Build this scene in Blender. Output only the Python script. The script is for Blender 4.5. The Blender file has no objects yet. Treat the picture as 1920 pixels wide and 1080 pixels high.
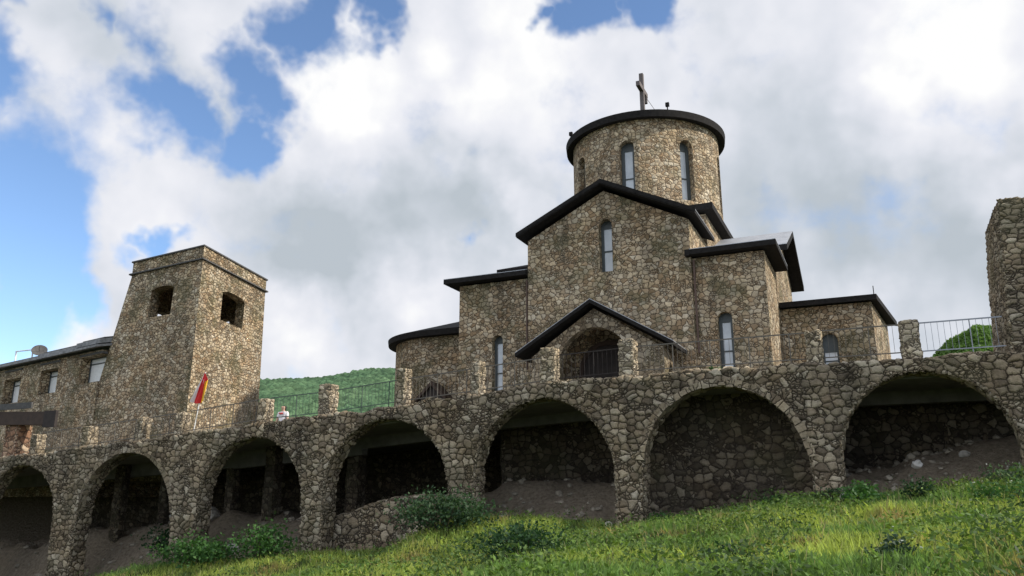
import bpy, bmesh, math, random
import numpy as np
from mathutils import Vector, Matrix
rnd = random.Random(11)
rng = np.random.default_rng(5)
S = bpy.context.scene
C = S.collection
R = math.radians

# ------------------------------------------------------------------ camera
PITCH, YAW = R(14.65), R(24.45)
cam = bpy.data.cameras.new('camera'); cam_o = bpy.data.objects.new('camera', cam); C.objects.link(cam_o)
cam.sensor_width = 36.0; cam.lens = 36.0 * 1500 / 1920
cam.clip_start = 0.1; cam.clip_end = 5000
cam_o.location = (0, 0, 0); cam_o.rotation_euler = (math.pi / 2 + PITCH, 0, YAW)
S.camera = cam_o
S.render.resolution_x, S.render.resolution_y = 1024, 576

# ------------------------------------------------------------------ node helpers
class NT:
    def __init__(s, tree): s.t = tree; tree.nodes.clear()
    def n(s, typ, ins=None, **kw):
        nd = s.t.nodes.new(typ)
        for k, v in kw.items(): setattr(nd, k, v)
        for k, v in (ins or {}).items():
            sock = nd.inputs[k]
            if isinstance(v, bpy.types.NodeSocket): s.t.links.new(v, sock)
            else: sock.default_value = v
        return nd
    def link(s, a, b): s.t.links.new(a, b)
    def m(s, op, a, b=None, c=None, clamp=False):
        ins = {0: a}
        if b is not None: ins[1] = b
        if c is not None: ins[2] = c
        return s.n('ShaderNodeMath', ins, operation=op, use_clamp=clamp).outputs[0]
    def vm(s, op, a, b=None, scale=None):
        ins = {0: a}
        if b is not None: ins[1] = b
        nd = s.n('ShaderNodeVectorMath', ins, operation=op)
        if scale is not None:
            if isinstance(scale, bpy.types.NodeSocket): s.link(scale, nd.inputs['Scale'])
            else: nd.inputs['Scale'].default_value = scale
        return nd.outputs['Value'] if op in ('DOT_PRODUCT', 'LENGTH', 'DISTANCE') else nd.outputs[0]
    def mr(s, v, a, b, c=0.0, d=1.0, smooth=False):
        return s.n('ShaderNodeMapRange', {0: v, 1: a, 2: b, 3: c, 4: d}, interpolation_type='SMOOTHSTEP' if smooth else 'LINEAR').outputs[0]
    def mixc(s, f, a, b, mode='MIX'):
        nd = s.n('ShaderNodeMix', {0: f, 6: a, 7: b}, data_type='RGBA', blend_type=mode); nd.clamp_factor = True
        return nd.outputs[2]
    def mixf(s, f, a, b): return s.n('ShaderNodeMix', {0: f, 2: a, 3: b}, data_type='FLOAT').outputs[0]
    def noise(s, vec, scale, detail=2.0, rough=0.5, dim='3D'):
        nd = s.n('ShaderNodeTexNoise', {'Scale': scale, 'Detail': detail, 'Roughness': rough}, noise_dimensions=dim)
        s.link(vec, nd.inputs['Vector']); return nd
    def ramp(s, v, stops, interp='LINEAR'):
        nd = s.n('ShaderNodeValToRGB', {0: v}); cr = nd.color_ramp; cr.interpolation = interp
        while len(cr.elements) > 1: cr.elements.remove(cr.elements[-1])
        cr.elements[0].position = stops[0][0]; cr.elements[0].color = (*stops[0][1], 1)
        for p, c in stops[1:]:
            e = cr.elements.new(p); e.color = (*c, 1)
        return nd.outputs[0]

# ------------------------------------------------------------------ sun, sky and clouds
SUN_AZ, SUN_EL = R(80), R(36)
sun_dir = Vector((math.sin(SUN_AZ) * math.cos(SUN_EL), math.cos(SUN_AZ) * math.cos(SUN_EL), math.sin(SUN_EL)))
sl = bpy.data.lights.new('sun', 'SUN'); sl.energy = 4.0; sl.angle = R(1.2); sl.color = (1.0, 0.93, 0.82)
so = bpy.data.objects.new('sun', sl); C.objects.link(so); so.rotation_euler = sun_dir.to_track_quat('Z', 'Y').to_euler(); so.location = (60, 20, 60)
S.view_settings.view_transform = 'Standard'; S.view_settings.look = 'None'; S.view_settings.gamma = 1; S.view_settings.exposure = 0.36

def bearing_dir(px, py):      # a compass/elevation direction in the sky (measured once from the photograph)
    fw = Vector((-math.sin(YAW) * math.cos(PITCH), math.cos(YAW) * math.cos(PITCH), math.sin(PITCH)))
    rt = Vector((math.cos(YAW), math.sin(YAW), 0)); up = rt.cross(fw)
    return (fw + rt * ((px - 960) / 1500) + up * ((540 - py) / 1500)).normalized()

world = bpy.data.worlds.new('World'); S.world = world; world.use_nodes = True
w = NT(world.node_tree)
sky = w.n('ShaderNodeTexSky', sky_type='NISHITA', sun_disc=False, sun_elevation=SUN_EL, sun_rotation=SUN_AZ, altitude=1500, air_density=1.0, dust_density=0.3, ozone_density=2.5)
dirv = w.n('ShaderNodeTexCoord').outputs['Generated']
# squash: cloud patterns live on a layer overhead -> stretch towards the horizon
warp = w.noise(dirv, 5.0, 5, 0.62)
wv = w.vm('SCALE', w.vm('SUBTRACT', warp.outputs['Color'], (0.5, 0.5, 0.5)), scale=0.20)
dw = w.vm('ADD', dirv, wv)
def lobe(px, py, r):
    d = w.vm('DISTANCE', dw, tuple(bearing_dir(px, py)))
    return w.mr(d, 0.0, r / 1500 * 0.93, 1.0, 0.0)
def lobes(L):
    acc = None
    for (px, py, r, a) in L:
        v = w.m('MULTIPLY', lobe(px, py, r), a)
        acc = v if acc is None else w.m('MAXIMUM', acc, v)
    return acc
HOLES = [(40, 490, 185, 1.5), (-60, 400, 175, 1.4), (130, 540, 110, 1.3), (-50, 130, 110, .9),
         (470, 120, 120, .95), (340, 190, 120, 1.0), (455, 225, 105, .95), (300, 100, 85, .75), (560, 30, 100, 1.1), (680, 0, 85, 1.0), (520, 170, 80, .9), (215, 60, 60, .7),
         (1110, 20, 105, 1.3), (1215, -25, 100, 1.2), (1040, 50, 55, 1.0), (320, 455, 50, .8), (870, 480, 50, .55), (40, 30, 80, 1.0),
         (260, 470, 50, .5)]
n1 = w.noise(dirv, 7.0, 8, 0.56).outputs['Fac']
n2 = w.noise(w.vm('ADD', dirv, tuple(sun_dir * 0.02)), 7.0, 8, 0.56).outputs['Fac']
big = w.noise(w.vm('ADD', dirv, (3.1, 1.7, 0.4)), 2.2, 3, 0.5).outputs['Fac']
front = w.mr(w.vm('DOT_PRODUCT', dirv, tuple(bearing_dir(960, 380))), 0.55, 0.8, 0.0, 1.0)
cover = w.mixf(front, w.mr(big, 0.30, 0.70, 0.0, 0.8), 0.64)
field = w.m('SUBTRACT', w.m('ADD', cover, w.m('MULTIPLY', w.m('SUBTRACT', n1, 0.5), 1.35)), lobes(HOLES))
bil = w.n('ShaderNodeTexVoronoi', {'Vector': dw, 'Scale': 13.0}, feature='SMOOTH_F1'); bil.inputs['Smoothness'].default_value = .25
field = w.m('ADD', field, w.m('MULTIPLY', w.m('SUBTRACT', 0.42, bil.outputs['Distance']), 0.55))
mask = w.mr(field, -0.10, 0.46, 0.0, 1.0, True)
# brightness of the cloud: bright heads, grey bases, and relief towards the sun
BR = [(680, 150, 260, 1.0), (560, 230, 170, .8), (960, 150, 280, 1.0), (820, 70, 180, .9), (1250, 120, 280, .62), (1830, 60, 330, 1.15), (1500, 90, 260, .6), (170, 260, 220, .62), (330, 420, 240, .55),
      (760, 570, 150, .75), (560, 640, 140, .8), (100, 660, 160, 1.1), (420, 60, 120, .5), (1600, 590, 130, .55), (960, 420, 100, .55), (1700, 200, 230, .6)]
GR = [(640, 430, 260, .55), (860, 400, 170, .35), (560, 500, 130, .6), (1560, 380, 330, .42), (1300, 330, 200, .2), (1780, 420, 260, .42), (1640, 250, 160, .22), (640, 320, 120, .3)]
n3 = w.noise(dirv, 5.0, 4, 0.5).outputs['Fac']; n4 = w.noise(w.vm('ADD', dirv, tuple(sun_dir * 0.03)), 5.0, 4, 0.5).outputs['Fac']
rel = w.m('ADD', w.m('MULTIPLY', w.m('SUBTRACT', n3, n4), 1.9), w.m('MULTIPLY', w.m('SUBTRACT', n1, n2), .35))
rel2 = w.m('MULTIPLY', w.m('SUBTRACT', n1, 0.5), 0.5)
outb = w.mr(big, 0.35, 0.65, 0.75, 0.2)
bright = w.m('SUBTRACT', w.m('ADD', 0.40, w.m('MULTIPLY', lobes(BR), 0.70)), lobes(GR))
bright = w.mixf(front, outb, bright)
bright = w.m('ADD', w.m('ADD', bright, rel), w.m('MULTIPLY', rel2, 0.35), clamp=True)
ccol = w.ramp(bright, [(0.0, (0.50, 0.555, 0.61)), (0.3, (0.62, 0.665, 0.73)), (0.55, (0.76, 0.785, 0.85)), (0.8, (0.87, 0.88, 0.93)), (1.0, (1.0, 1.0, 1.0))])
skyc = w.n('ShaderNodeHueSaturation', {'Saturation': 1.02, 'Value': 1.12, 'Color': sky.outputs[0]}).outputs[0]
bg_sky = w.n('ShaderNodeBackground', {'Color': skyc, 'Strength': 0.15})
behind = w.mr(w.vm('DOT_PRODUCT', dirv, (0.25, -0.95, 0.2)), -0.2, 0.6, 0.78, 1.45)   # extra brightness added to unseen clouds behind the camera, lifting ambient on shaded fronts
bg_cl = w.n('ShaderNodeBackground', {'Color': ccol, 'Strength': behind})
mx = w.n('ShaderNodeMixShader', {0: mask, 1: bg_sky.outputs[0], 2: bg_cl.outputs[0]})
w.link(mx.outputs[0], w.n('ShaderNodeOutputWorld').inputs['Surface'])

# ------------------------------------------------------------------ materials
def new_mat(name):
    m = bpy.data.materials.new(name); m.use_nodes = True
    t = NT(m.node_tree); out = t.n('ShaderNodeOutputMaterial'); return m, t, out

TAN = [(0.0, (.20, .155, .105)), (.15, (.285, .222, .152)), (.32, (.355, .295, .215)), (.5, (.40, .352, .275)), (.64, (.32, .275, .20)), (.78, (.435, .38, .285)), (.9, (.39, .36, .295)), (1.0, (.50, .455, .37))]
GREY = [(0.0, (.125, .105, .082)), (.2, (.20, .172, .133)), (.4, (.258, .227, .176)), (.58, (.30, .27, .215)), (.72, (.22, .187, .14)), (.86, (.34, .312, .255)), (1.0, (.41, .38, .32))]
PALE = [(0.0, (.17, .148, .112)), (.3, (.30, .265, .205)), (.6, (.39, .35, .28)), (1.0, (.52, .48, .40))]
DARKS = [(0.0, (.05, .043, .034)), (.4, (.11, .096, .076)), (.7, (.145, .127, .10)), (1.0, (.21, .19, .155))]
def stone(name, pal, size=.42, jw=.028, joint=(.055, .048, .04), aniso=1.3, relief=.05, disp=False, moss=.0, seed=0., stain=0.0, flat=False):
    m, t, out = new_mat(name)
    uv = t.n('ShaderNodeTexCoord').outputs['UV']
    p0 = t.n('ShaderNodeMapping', {'Vector': uv, 'Location': (seed, seed * .7, 0), 'Scale': (1 / size, aniso / size, 1)}).outputs[0]
    dn = t.noise(uv, 1.7 / size * .6, 3, .6)
    p = t.vm('ADD', p0, t.vm('SCALE', t.vm('SUBTRACT', dn.outputs['Color'], (.5, .5, .5)), scale=.8))
    def vor(sc):
        a = t.n('ShaderNodeTexVoronoi', {'Vector': p, 'Scale': sc, 'Randomness': .93}, voronoi_dimensions='2D', feature='F1')
        b = t.n('ShaderNodeTexVoronoi', {'Vector': p, 'Scale': sc, 'Randomness': .93}, voronoi_dimensions='2D', feature='DISTANCE_TO_EDGE')
        return a.outputs['Color'], t.m('MULTIPLY', b.outputs['Distance'], size / sc / aniso ** .5)
    c1, e1 = vor(1.0); c2, e2 = vor(2.1)
    r1 = t.n('ShaderNodeSeparateColor', {0: c1}).outputs[0]
    lg0 = t.noise(uv, .45, 3, .6).outputs['Fac']
    sel = t.m('GREATER_THAN', r1, t.mr(lg0, .32, .68, .42, .98))
    edge = t.mixf(sel, e1, t.m('MINIMUM', e1, e2))
    cell = t.mixc(sel, c1, c2)
    sp = t.n('ShaderNodeSeparateColor', {0: cell})
    fine = t.noise(uv, 20, 5, .75).outputs['Fac']
    mid = t.noise(uv, 6, 3, .6).outputs['Fac']
    edge = t.m('ADD', edge, t.m('MULTIPLY', t.m('SUBTRACT', fine, .5), .042))
    msk = t.mr(edge, jw * .25, jw, 0, 1, True)
    col = t.ramp(sp.outputs[1], pal)
    val = t.m('MULTIPLY', t.mr(sp.outputs[2], 0, 1, .84, 1.16), t.m('MULTIPLY', t.mr(fine, .25, .75, .72, 1.25), t.mr(mid, .25, .75, .82, 1.18)))
    col = t.vm('SCALE', col, scale=val)
    large = t.noise(uv, .33, 4, .6).outputs['Fac']
    jc = t.vm('SCALE', joint, scale=t.mr(mid, .3, .7, .6, 1.5))
    col = t.mixc(msk, jc, col)
    col = t.vm('SCALE', col, scale=t.mr(large, .3, .7, .74, 1.2))
    hue = t.mr(t.noise(t.vm('ADD', uv, (3.3, 9.1, 0)), .6, 4, .65).outputs['Fac'], .42, .62, 0, .7, True)
    col = t.mixc(hue, col, t.vm('MULTIPLY', col, (1.05, .97, .86)))
    if moss > 0:
        mm = t.mr(t.m('ADD', t.noise(t.vm('ADD', uv, (7.3, 2.1, 0)), .5, 5, .65).outputs['Fac'], t.m('MULTIPLY', fine, .22)), .60, .74, 0, moss, True)
        col = t.mixc(mm, col, (.07, .078, .04, 1))
    if stain > 0:
        sv = t.n('ShaderNodeMapping', {'Vector': uv, 'Scale': (1.0, .12, 1)}).outputs[0]
        sm = t.mr(t.noise(sv, 1.1, 4, .6).outputs['Fac'], .53, .66, 0, stain, True)
        col = t.mixc(sm, col, t.vm('SCALE', col, scale=.42))
    col = t.vm('MULTIPLY', col, (1.06, .985, .89))
    h = t.m('ADD', t.m('MULTIPLY', t.mr(edge, 0, jw * 3.0, 0, 1, True), relief * .8), t.m('MULTIPLY', t.m('MULTIPLY', sp.outputs[0], msk), relief * .9))
    h = t.m('ADD', h, t.m('ADD', t.m('MULTIPLY', t.m('SUBTRACT', fine, .5), relief * .45), t.m('MULTIPLY', t.m('SUBTRACT', mid, .5), relief * .8)))
    b = t.n('ShaderNodeBsdfPrincipled', {'Base Color': col, 'Roughness': .93, 'Specular IOR Level': .2})
    t.link(b.outputs[0], out.inputs['Surface'])
    d = t.n('ShaderNodeDisplacement', {'Height': h, 'Midlevel': relief * .8, 'Scale': 1.0})
    t.link(d.outputs[0], out.inputs['Displacement'])
    m.displacement_method = 'BOTH' if disp else 'BUMP'
    return m

def plain(name, col, rough=.6, metal=0., var=.15, scale=6., bump=0., spec=.4):
    m, t, out = new_mat(name)
    ob = t.n('ShaderNodeTexCoord').outputs['Object']
    nz = t.noise(ob, scale, 4, .6).outputs['Fac']
    c = t.vm('SCALE', tuple(col), scale=t.mr(nz, .25, .75, 1 - var, 1 + var))
    b = t.n('ShaderNodeBsdfPrincipled', {'Base Color': c, 'Roughness': rough, 'Metallic': metal, 'Specular IOR Level': spec})
    if bump:
        bp = t.n('ShaderNodeBump', {'Height': nz, 'Distance': bump, 'Strength': 1.0}); t.link(bp.outputs[0], b.inputs['Normal'])
    t.link(b.outputs[0], out.inputs['Surface']); return m

M = {}
M['church'] = stone('church_stone', TAN, .25, .019, (.07, .057, .043), 1.2, .045, moss=.5, stain=.45)
M['drum'] = stone('drum_stone', TAN, .25, .019, (.075, .06, .046), 1.2, .045, moss=.3, seed=3.3)
M['arcade'] = stone('arcade_stone', GREY, .28, .023, (.05, .042, .032), 1.3, .055, disp=True, moss=.25, seed=9.1, stain=.75)
M['post'] = stone('post_stone', PALE, .34, .03, (.06, .052, .043), 1.5, .06, seed=4.4, moss=.3)
M['tower'] = stone('tower_stone', TAN, .26, .02, (.062, .05, .036), 1.5, .04, moss=.5, seed=6.6, stain=.2)
M['ruin'] = stone('ruin_stone', GREY, .26, .022, (.05, .042, .034), 1.8, .045, disp=True, moss=.4, seed=2.2)
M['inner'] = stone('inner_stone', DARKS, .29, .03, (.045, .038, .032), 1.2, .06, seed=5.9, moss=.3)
M['concrete'] = plain('concrete', (.16, .15, .135), .9, var=.3, scale=2.5, bump=.02)
M['roof'] = plain('dark_eave_board', (.015, .0135, .0125), .85, var=.5, spec=.15)
M['sheet'] = plain('roof_sheet', (.36, .37, .39), .5, .3, var=.2, scale=1.5)
M['frame'] = plain('window_frame', (.055, .065, .065), .5)
M['pipe'] = plain('drain_pipe', (.085, .05, .035), .6, var=.3)
M['rail'] = plain('rail_iron', (.12, .105, .085), .6, .2); M['railp'] = plain('pale_rail_iron', (.26, .27, .30), .5, .2)
M['railg'] = plain('rail_iron_dark', (.07, .10, .075), .55, .2)
M['cross'] = plain('cross_wood', (.12, .10, .095), .8, var=.25)
M['wood'] = plain('brown_wood', (.045, .027, .018), .75, var=.35, scale=4)
M['dwood'] = plain('dark_wood', (.028, .021, .018), .8, var=.35, scale=4)
M['white'] = plain('white_paint', (.72, .72, .70), .5, var=.08)
M['slate'] = plain('slate', (.075, .072, .068), .85, var=.35, bump=.01)
M['slate2'] = plain('grey_slate', (.20, .20, .20), .8, var=.5, scale=3, bump=.02)
M['rock'] = plain('rock', (.34, .31, .27), .95, var=.4, scale=5, bump=.05)
def glass():
    m, t, out = new_mat('window_glass')
    ob = t.n('ShaderNodeTexCoord').outputs['Object']
    nz = t.noise(ob, 1.1, 3, .6).outputs['Fac']
    c = t.ramp(nz, [(.3, (.38, .41, .43)), (.7, (.56, .59, .61))])
    b = t.n('ShaderNodeBsdfPrincipled', {'Base Color': c, 'Roughness': .12, 'Specular IOR Level': .8})
    t.link(b.outputs[0], out.inputs['Surface']); return m
M['glass'] = glass()
def hill_mat():
    m, t, out = new_mat('hill_forest')
    g = t.n('ShaderNodeNewGeometry').outputs['Position']
    vo = t.n('ShaderNodeTexVoronoi', {'Vector': g, 'Scale': .23}, feature='SMOOTH_F1'); vo.inputs['Smoothness'].default_value = .35
    nz = t.noise(g, .02, 5, .6).outputs['Fac']; n3 = t.noise(g, .5, 4, .7).outputs['Fac']
    col = t.ramp(t.m('ADD', t.m('MULTIPLY', nz, .7), t.m('MULTIPLY', n3, .3)), [(.36, (.045, .09, .048)), (.5, (.078, .138, .07)), (.64, (.12, .19, .095))])
    cc = t.n('ShaderNodeSeparateColor', {0: vo.outputs['Color']}).outputs[0]
    col = t.vm('SCALE', col, scale=t.mr(cc, 0, 1, .65, 1.2))
    b = t.n('ShaderNodeBsdfPrincipled', {'Base Color': col, 'Roughness': .95, 'Specular IOR Level': .1})
    t.link(b.outputs[0], out.inputs['Surface'])
    h = t.m('ADD', t.m('MULTIPLY', vo.outputs['Distance'], -3.4), t.m('MULTIPLY', n3, 1.6))
    t.link(t.n('ShaderNodeDisplacement', {'Height': h, 'Midlevel': 0., 'Scale': 1.}).outputs[0], out.inputs['Displacement'])
    m.displacement_method = 'BOTH'; return m
M['hill'] = hill_mat()
def ground_mat():
    m, t, out = new_mat('ground_soil')
    g = t.n('ShaderNodeNewGeometry').outputs['Position']
    n1 = t.noise(g, .6, 5, .62).outputs['Fac']; n2 = t.noise(g, 7, 5, .7).outputs['Fac']; n3 = t.noise(g, 28, 3, .7).outputs['Fac']
    grass = t.ramp(t.m('ADD', t.m('MULTIPLY', n1, .5), t.m('MULTIPLY', n2, .5)), [(.3, (.02, .032, .01)), (.5, (.05, .075, .018)), (.65, (.085, .075, .03))])
    soil = t.ramp(n2, [(.3, (.15, .115, .08)), (.5, (.25, .20, .145)), (.7, (.34, .285, .215))])
    y = t.n('ShaderNodeSeparateXYZ', {0: g}).outputs[1]
    k = t.mr(t.m('ADD', y, t.m('MULTIPLY', n1, 1.6)), 25.6, 26.5, 0, 1, True)
    col = t.mixc(k, grass, soil)
    far = t.mr(y, 36.7, 37.5)
    col = t.mixc(far, col, (.06, .085, .03, 1))
    b = t.n('ShaderNodeBsdfPrincipled', {'Base Color': col, 'Roughness': .95, 'Specular IOR Level': .1})
    h = t.m('ADD', t.m('MULTIPLY', n2, .12), t.m('MULTIPLY', n3, .05))
    bp = t.n('ShaderNodeBump', {'Height': h, 'Distance': 1., 'Strength': 1.}); t.link(bp.outputs[0], b.inputs['Normal'])
    t.link(b.outputs[0], out.inputs['Surface']); return m
M['ground'] = ground_mat()
M['paving'] = plain('paving', (.20, .19, .17), .9, var=.3, scale=1.2, bump=.01)
def leaf_mat(name, mult=(1, 1, 1), trans=.35):
    m, t, out = new_mat(name)
    a = t.n('ShaderNodeVertexColor', layer_name='col').outputs[0]
    c = t.vm('MULTIPLY', a, tuple(mult))
    d = t.n('ShaderNodeBsdfPrincipled', {'Base Color': c, 'Roughness': .6, 'Specular IOR Level': .25})
    tr = t.n('ShaderNodeBsdfTranslucent', {'Color': t.vm('MULTIPLY', c, (1.15, 1.2, .7))})
    mixs = t.n('ShaderNodeMixShader', {0: trans, 1: d.outputs[0], 2: tr.outputs[0]})
    t.link(mixs.outputs[0], out.inputs['Surface']); return m
M['leaf'] = leaf_mat('leaf'); M['blade'] = leaf_mat('grass_blade', trans=.45)
M['bark'] = plain('bark', (.06, .045, .03), .95, var=.3)

# ------------------------------------------------------------------ mesh helpers
def smoothn(a):
    return a * a * (3 - 2 * a)
def vnoise(x, y, seed=0):
    x = np.asarray(x, float); y = np.asarray(y, float)
    xi = np.floor(x); yi = np.floor(y); fx = smoothn(x - xi); fy = smoothn(y - yi)
    def h(a, b):
        v = np.sin(a * 127.1 + b * 311.7 + seed * 74.7) * 43758.5453
        return v - np.floor(v)
    return (h(xi, yi) * (1 - fx) + h(xi + 1, yi) * fx) * (1 - fy) + (h(xi, yi + 1) * (1 - fx) + h(xi + 1, yi + 1) * fx) * fy
def fbm(x, y, o=4, seed=0):
    s = 0; a = .5; n = 0
    for i in range(o):
        s = s + a * vnoise(x * 2 ** i, y * 2 ** i, seed + i); n += a; a *= .5
    return s / n

class MB:
    def __init__(s): s.v = []; s.f = []
    def add(s, vs, fs):
        o = len(s.v); s.v += [tuple(v) for v in vs]; s.f += [tuple(i + o for i in f) for f in fs]; return s
    def prism(s, bot, top):           # two matching loops
        n = len(bot)
        s.add(list(bot) + list(top), [tuple(range(n))[::-1], tuple(range(n, 2 * n))] + [(i, (i + 1) % n, n + (i + 1) % n, n + i) for i in range(n)])
        return s
    def box(s, a, b):
        (x0, y0, z0), (x1, y1, z1) = a, b
        return s.prism([(x0, y0, z0), (x1, y0, z0), (x1, y1, z0), (x0, y1, z0)], [(x0, y0, z1), (x1, y0, z1), (x1, y1, z1), (x0, y1, z1)])
    def bar(s, a, b, w, h=None, n=4):
        a = Vector(a); b = Vector(b); d = (b - a).normalized(); h = h or w
        u = Vector((0, 0, 1)) if abs(d.z) < .9 else Vector((0, 1, 0))
        r = d.cross(u).normalized(); u = r.cross(d).normalized()
        if n == 4: prof = [(-w / 2, -h / 2), (w / 2, -h / 2), (w / 2, h / 2), (-w / 2, h / 2)]
        else: prof = [(w / 2 * math.cos(2 * math.pi * i / n), h / 2 * math.sin(2 * math.pi * i / n)) for i in range(n)]
        return s.prism([a + r * x + u * y for x, y in prof], [b + r * x + u * y for x, y in prof])

def to_mesh(name, mb, recalc=True):
    me = bpy.data.meshes.new(name); me.from_pydata(mb.v, [], mb.f); me.update()
    if recalc:
        bm = bmesh.new(); bm.from_mesh(me); bmesh.ops.recalc_face_normals(bm, faces=bm.faces); bm.to_mesh(me); bm.free()
    return me
def obj(name, mb, mat, parent=None, uv=True, smooth=False, cyl=None):
    me = mb if isinstance(mb, bpy.types.Mesh) else to_mesh(name, mb)
    o = bpy.data.objects.new(name, me); C.objects.link(o)
    if mat: me.materials.append(mat)
    if uv: box_uv(me, cyl)
    if smooth: me.polygons.foreach_set('use_smooth', [True] * len(me.polygons))
    if parent: attach(o, parent)
    return o
def wpos(o):
    v = Vector(o.location)
    while o.parent: o = o.parent; v = v + o.location
    return v
def attach(o, parent):
    o.parent = parent; o.location = Vector(o.location) - wpos(parent)
def box_uv(me, cyl=None):
    n = len(me.loops); lv = np.empty(n, np.int32); me.loops.foreach_get('vertex_index', lv)
    co = np.empty(len(me.vertices) * 3); me.vertices.foreach_get('co', co); co = co.reshape(-1, 3)
    fn = np.empty(len(me.polygons) * 3); me.polygons.foreach_get('normal', fn); fn = fn.reshape(-1, 3)
    lt = np.empty(len(me.polygons), np.int32); me.polygons.foreach_get('loop_total', lt)
    nl = np.repeat(fn, lt, axis=0); p = co[lv]; a = np.abs(nl)
    horiz = a[:, 2] > .72; xs = (a[:, 0] > a[:, 1]) & ~horiz
    L = np.hypot(nl[:, 0], nl[:, 1]) + 1e-9
    u = (p[:, 0] * -nl[:, 1] + p[:, 1] * nl[:, 0]) / L         # distance along the wall
    if cyl is None:
        u = np.where(np.abs(nl[:, 1]) / L > .99, p[:, 0], np.where(np.abs(nl[:, 0]) / L > .99, p[:, 1] + 31.7, u))
    v = p[:, 2].copy()
    if cyl:
        cx, cy, rad = cyl; th = np.arctan2(p[:, 0] - cx, -(p[:, 1] - cy)); rr = np.hypot(p[:, 0] - cx, p[:, 1] - cy) + 1e-6
        rd = np.abs((p[:, 0] - cx) * nl[:, 0] + (p[:, 1] - cy) * nl[:, 1]) / rr
        u = np.where(rd > .6, th * rad, rr + th * rad)
    u = np.where(horiz, p[:, 0], u); v = np.where(horiz, p[:, 1], v)
    uvl = me.uv_layers.new(name='UVMap'); uvl.data.foreach_set('uv', np.stack([u, v], 1).ravel())
def empty(name, loc, label=None, cat=None, group=None):
    o = bpy.data.objects.new(name, None); C.objects.link(o); o.location = loc; o.empty_display_size = .3
    if label: tag(o, label, cat, group)
    return o
def tag(o, label=None, cat=None, group=None, kind=None):
    if label: o['label'] = label
    if cat: o['category'] = cat
    if group: o['group'] = group
    if kind: o['kind'] = kind
    return o
def evaluated(o):
    dg = bpy.context.evaluated_depsgraph_get(); dg.update()
    return bpy.data.meshes.new_from_object(o.evaluated_get(dg))
def cut(me, cutters):
    """mesh minus each cutter MB"""
    o = bpy.data.objects.new('cut_target', me); C.objects.link(o); cs = []
    for c in cutters:
        co = bpy.data.objects.new('cutter', to_mesh('cutter', c)); C.objects.link(co); cs.append(co)
        md = o.modifiers.new('b', 'BOOLEAN'); md.operation = 'DIFFERENCE'; md.solver = 'EXACT'; md.object = co
    r = evaluated(o)
    for x in cs + [o]: bpy.data.objects.remove(x, do_unlink=True)
    return r
def remesh(me, vox):
    o = bpy.data.objects.new('remesh_target', me); C.objects.link(o)
    md = o.modifiers.new('r', 'REMESH'); md.mode = 'VOXEL'; md.voxel_size = vox
    r = evaluated(o); bpy.data.objects.remove(o, do_unlink=True); return r
def jiggle(me, amp, freq, seed=0):
    n = len(me.vertices); co = np.empty(n * 3); me.vertices.foreach_get('co', co); co = co.reshape(-1, 3)
    a = co[:, 0] + co[:, 1] * .7; z = co[:, 2]
    for ax in range(3):
        co[:, ax] += amp * (fbm(a * freq + 50, z * freq + 30 + co[:, 1] * .6 * freq, 3, seed + ax * 7) - .5) * 2
    me.vertices.foreach_set('co', co.ravel()); me.update()

def arch_pts(w, h, n=10):         # u, z outline of an arched opening standing on z=0
    r = w / 2
    return [(-r, 0), (r, 0)] + [(r * math.cos(math.pi * i / n), h - r + r * math.sin(math.pi * i / n)) for i in range(n + 1)]
class Frame:
    def __init__(s, base, yaw):
        s.b = Vector(base); s.r = Vector((math.cos(yaw), math.sin(yaw), 0)); s.n = Vector((math.sin(yaw), -math.cos(yaw), 0))
    def p(s, u, z, d=0.): return s.b + s.r * u + Vector((0, 0, z)) + s.n * d
def loop_prism(mb, fr, pts, d0, d1): return mb.prism([fr.p(u, z, d0) for u, z in pts], [fr.p(u, z, d1) for u, z in pts])
def ring(mb, fr, outer, inner, d0, d1):
    n = len(outer)
    vs = [fr.p(u, z, d) for d in (d0, d1) for L in (outer, inner) for u, z in L]
    fs = []
    for i in range(n):
        j = (i + 1) % n
        fs += [(i, j, n + j, n + i), (2 * n + i, 3 * n + i, 3 * n + j, 2 * n + j), (i, 2 * n + i, 2 * n + j, j), (n + i, n + j, 3 * n + j, 3 * n + i)]
    return mb.add(vs, fs)
def window(parent, base, yaw, w, h, depth, bars=(.38,), fw=.06, arched=True, narrow=.08, head=True, pane='glass'):
    """arched recess: returns the cutter; builds pane + frame deep in the wall"""
    fr = Frame(base, yaw)
    sh = (lambda W, H: arch_pts(W, H)) if arched else (lambda W, H: [(-W / 2, 0), (W / 2, 0), (W / 2, H), (-W / 2, H)])
    c = loop_prism(MB(), fr, sh(w, h), .6, -depth)
    wo = obj('window', loop_prism(MB(), fr, sh(w - .02, h - .01), -depth + .012, -depth + .03), M[pane], parent)
    g = MB(); W2 = w - .004
    if head:      # solid dark arched head above the top bar
        loop_prism(g, fr, [(-w / 2 + .01, h * bars[-1])] + [(w / 2 - .01, h * bars[-1])] + [(u * .98, max(z, h * bars[-1] + .001) - .006) for u, z in arch_pts(w, h)[2:]], -depth + .034, -depth + .07)
    ring(g, fr, sh(W2, h - .004), [(u, z + fw) for u, z in sh(W2 - 2 * narrow, h - 2 * fw)], -depth + .02, -depth + .10)
    for b in bars:
        g.prism([fr.p(-w / 2 + .02, h * b - .03, d) for d in (-depth + .025, -depth + .085)] + [fr.p(w / 2 - .02, h * b - .03, d) for d in (-depth + .085, -depth + .025)],
                [fr.p(-w / 2 + .02, h * b + .03, d) for d in (-depth + .025, -depth + .085)] + [fr.p(w / 2 - .02, h * b + .03, d) for d in (-depth + .085, -depth + .025)])
    obj('frame', g, M['frame'], wo)
    return c
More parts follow.
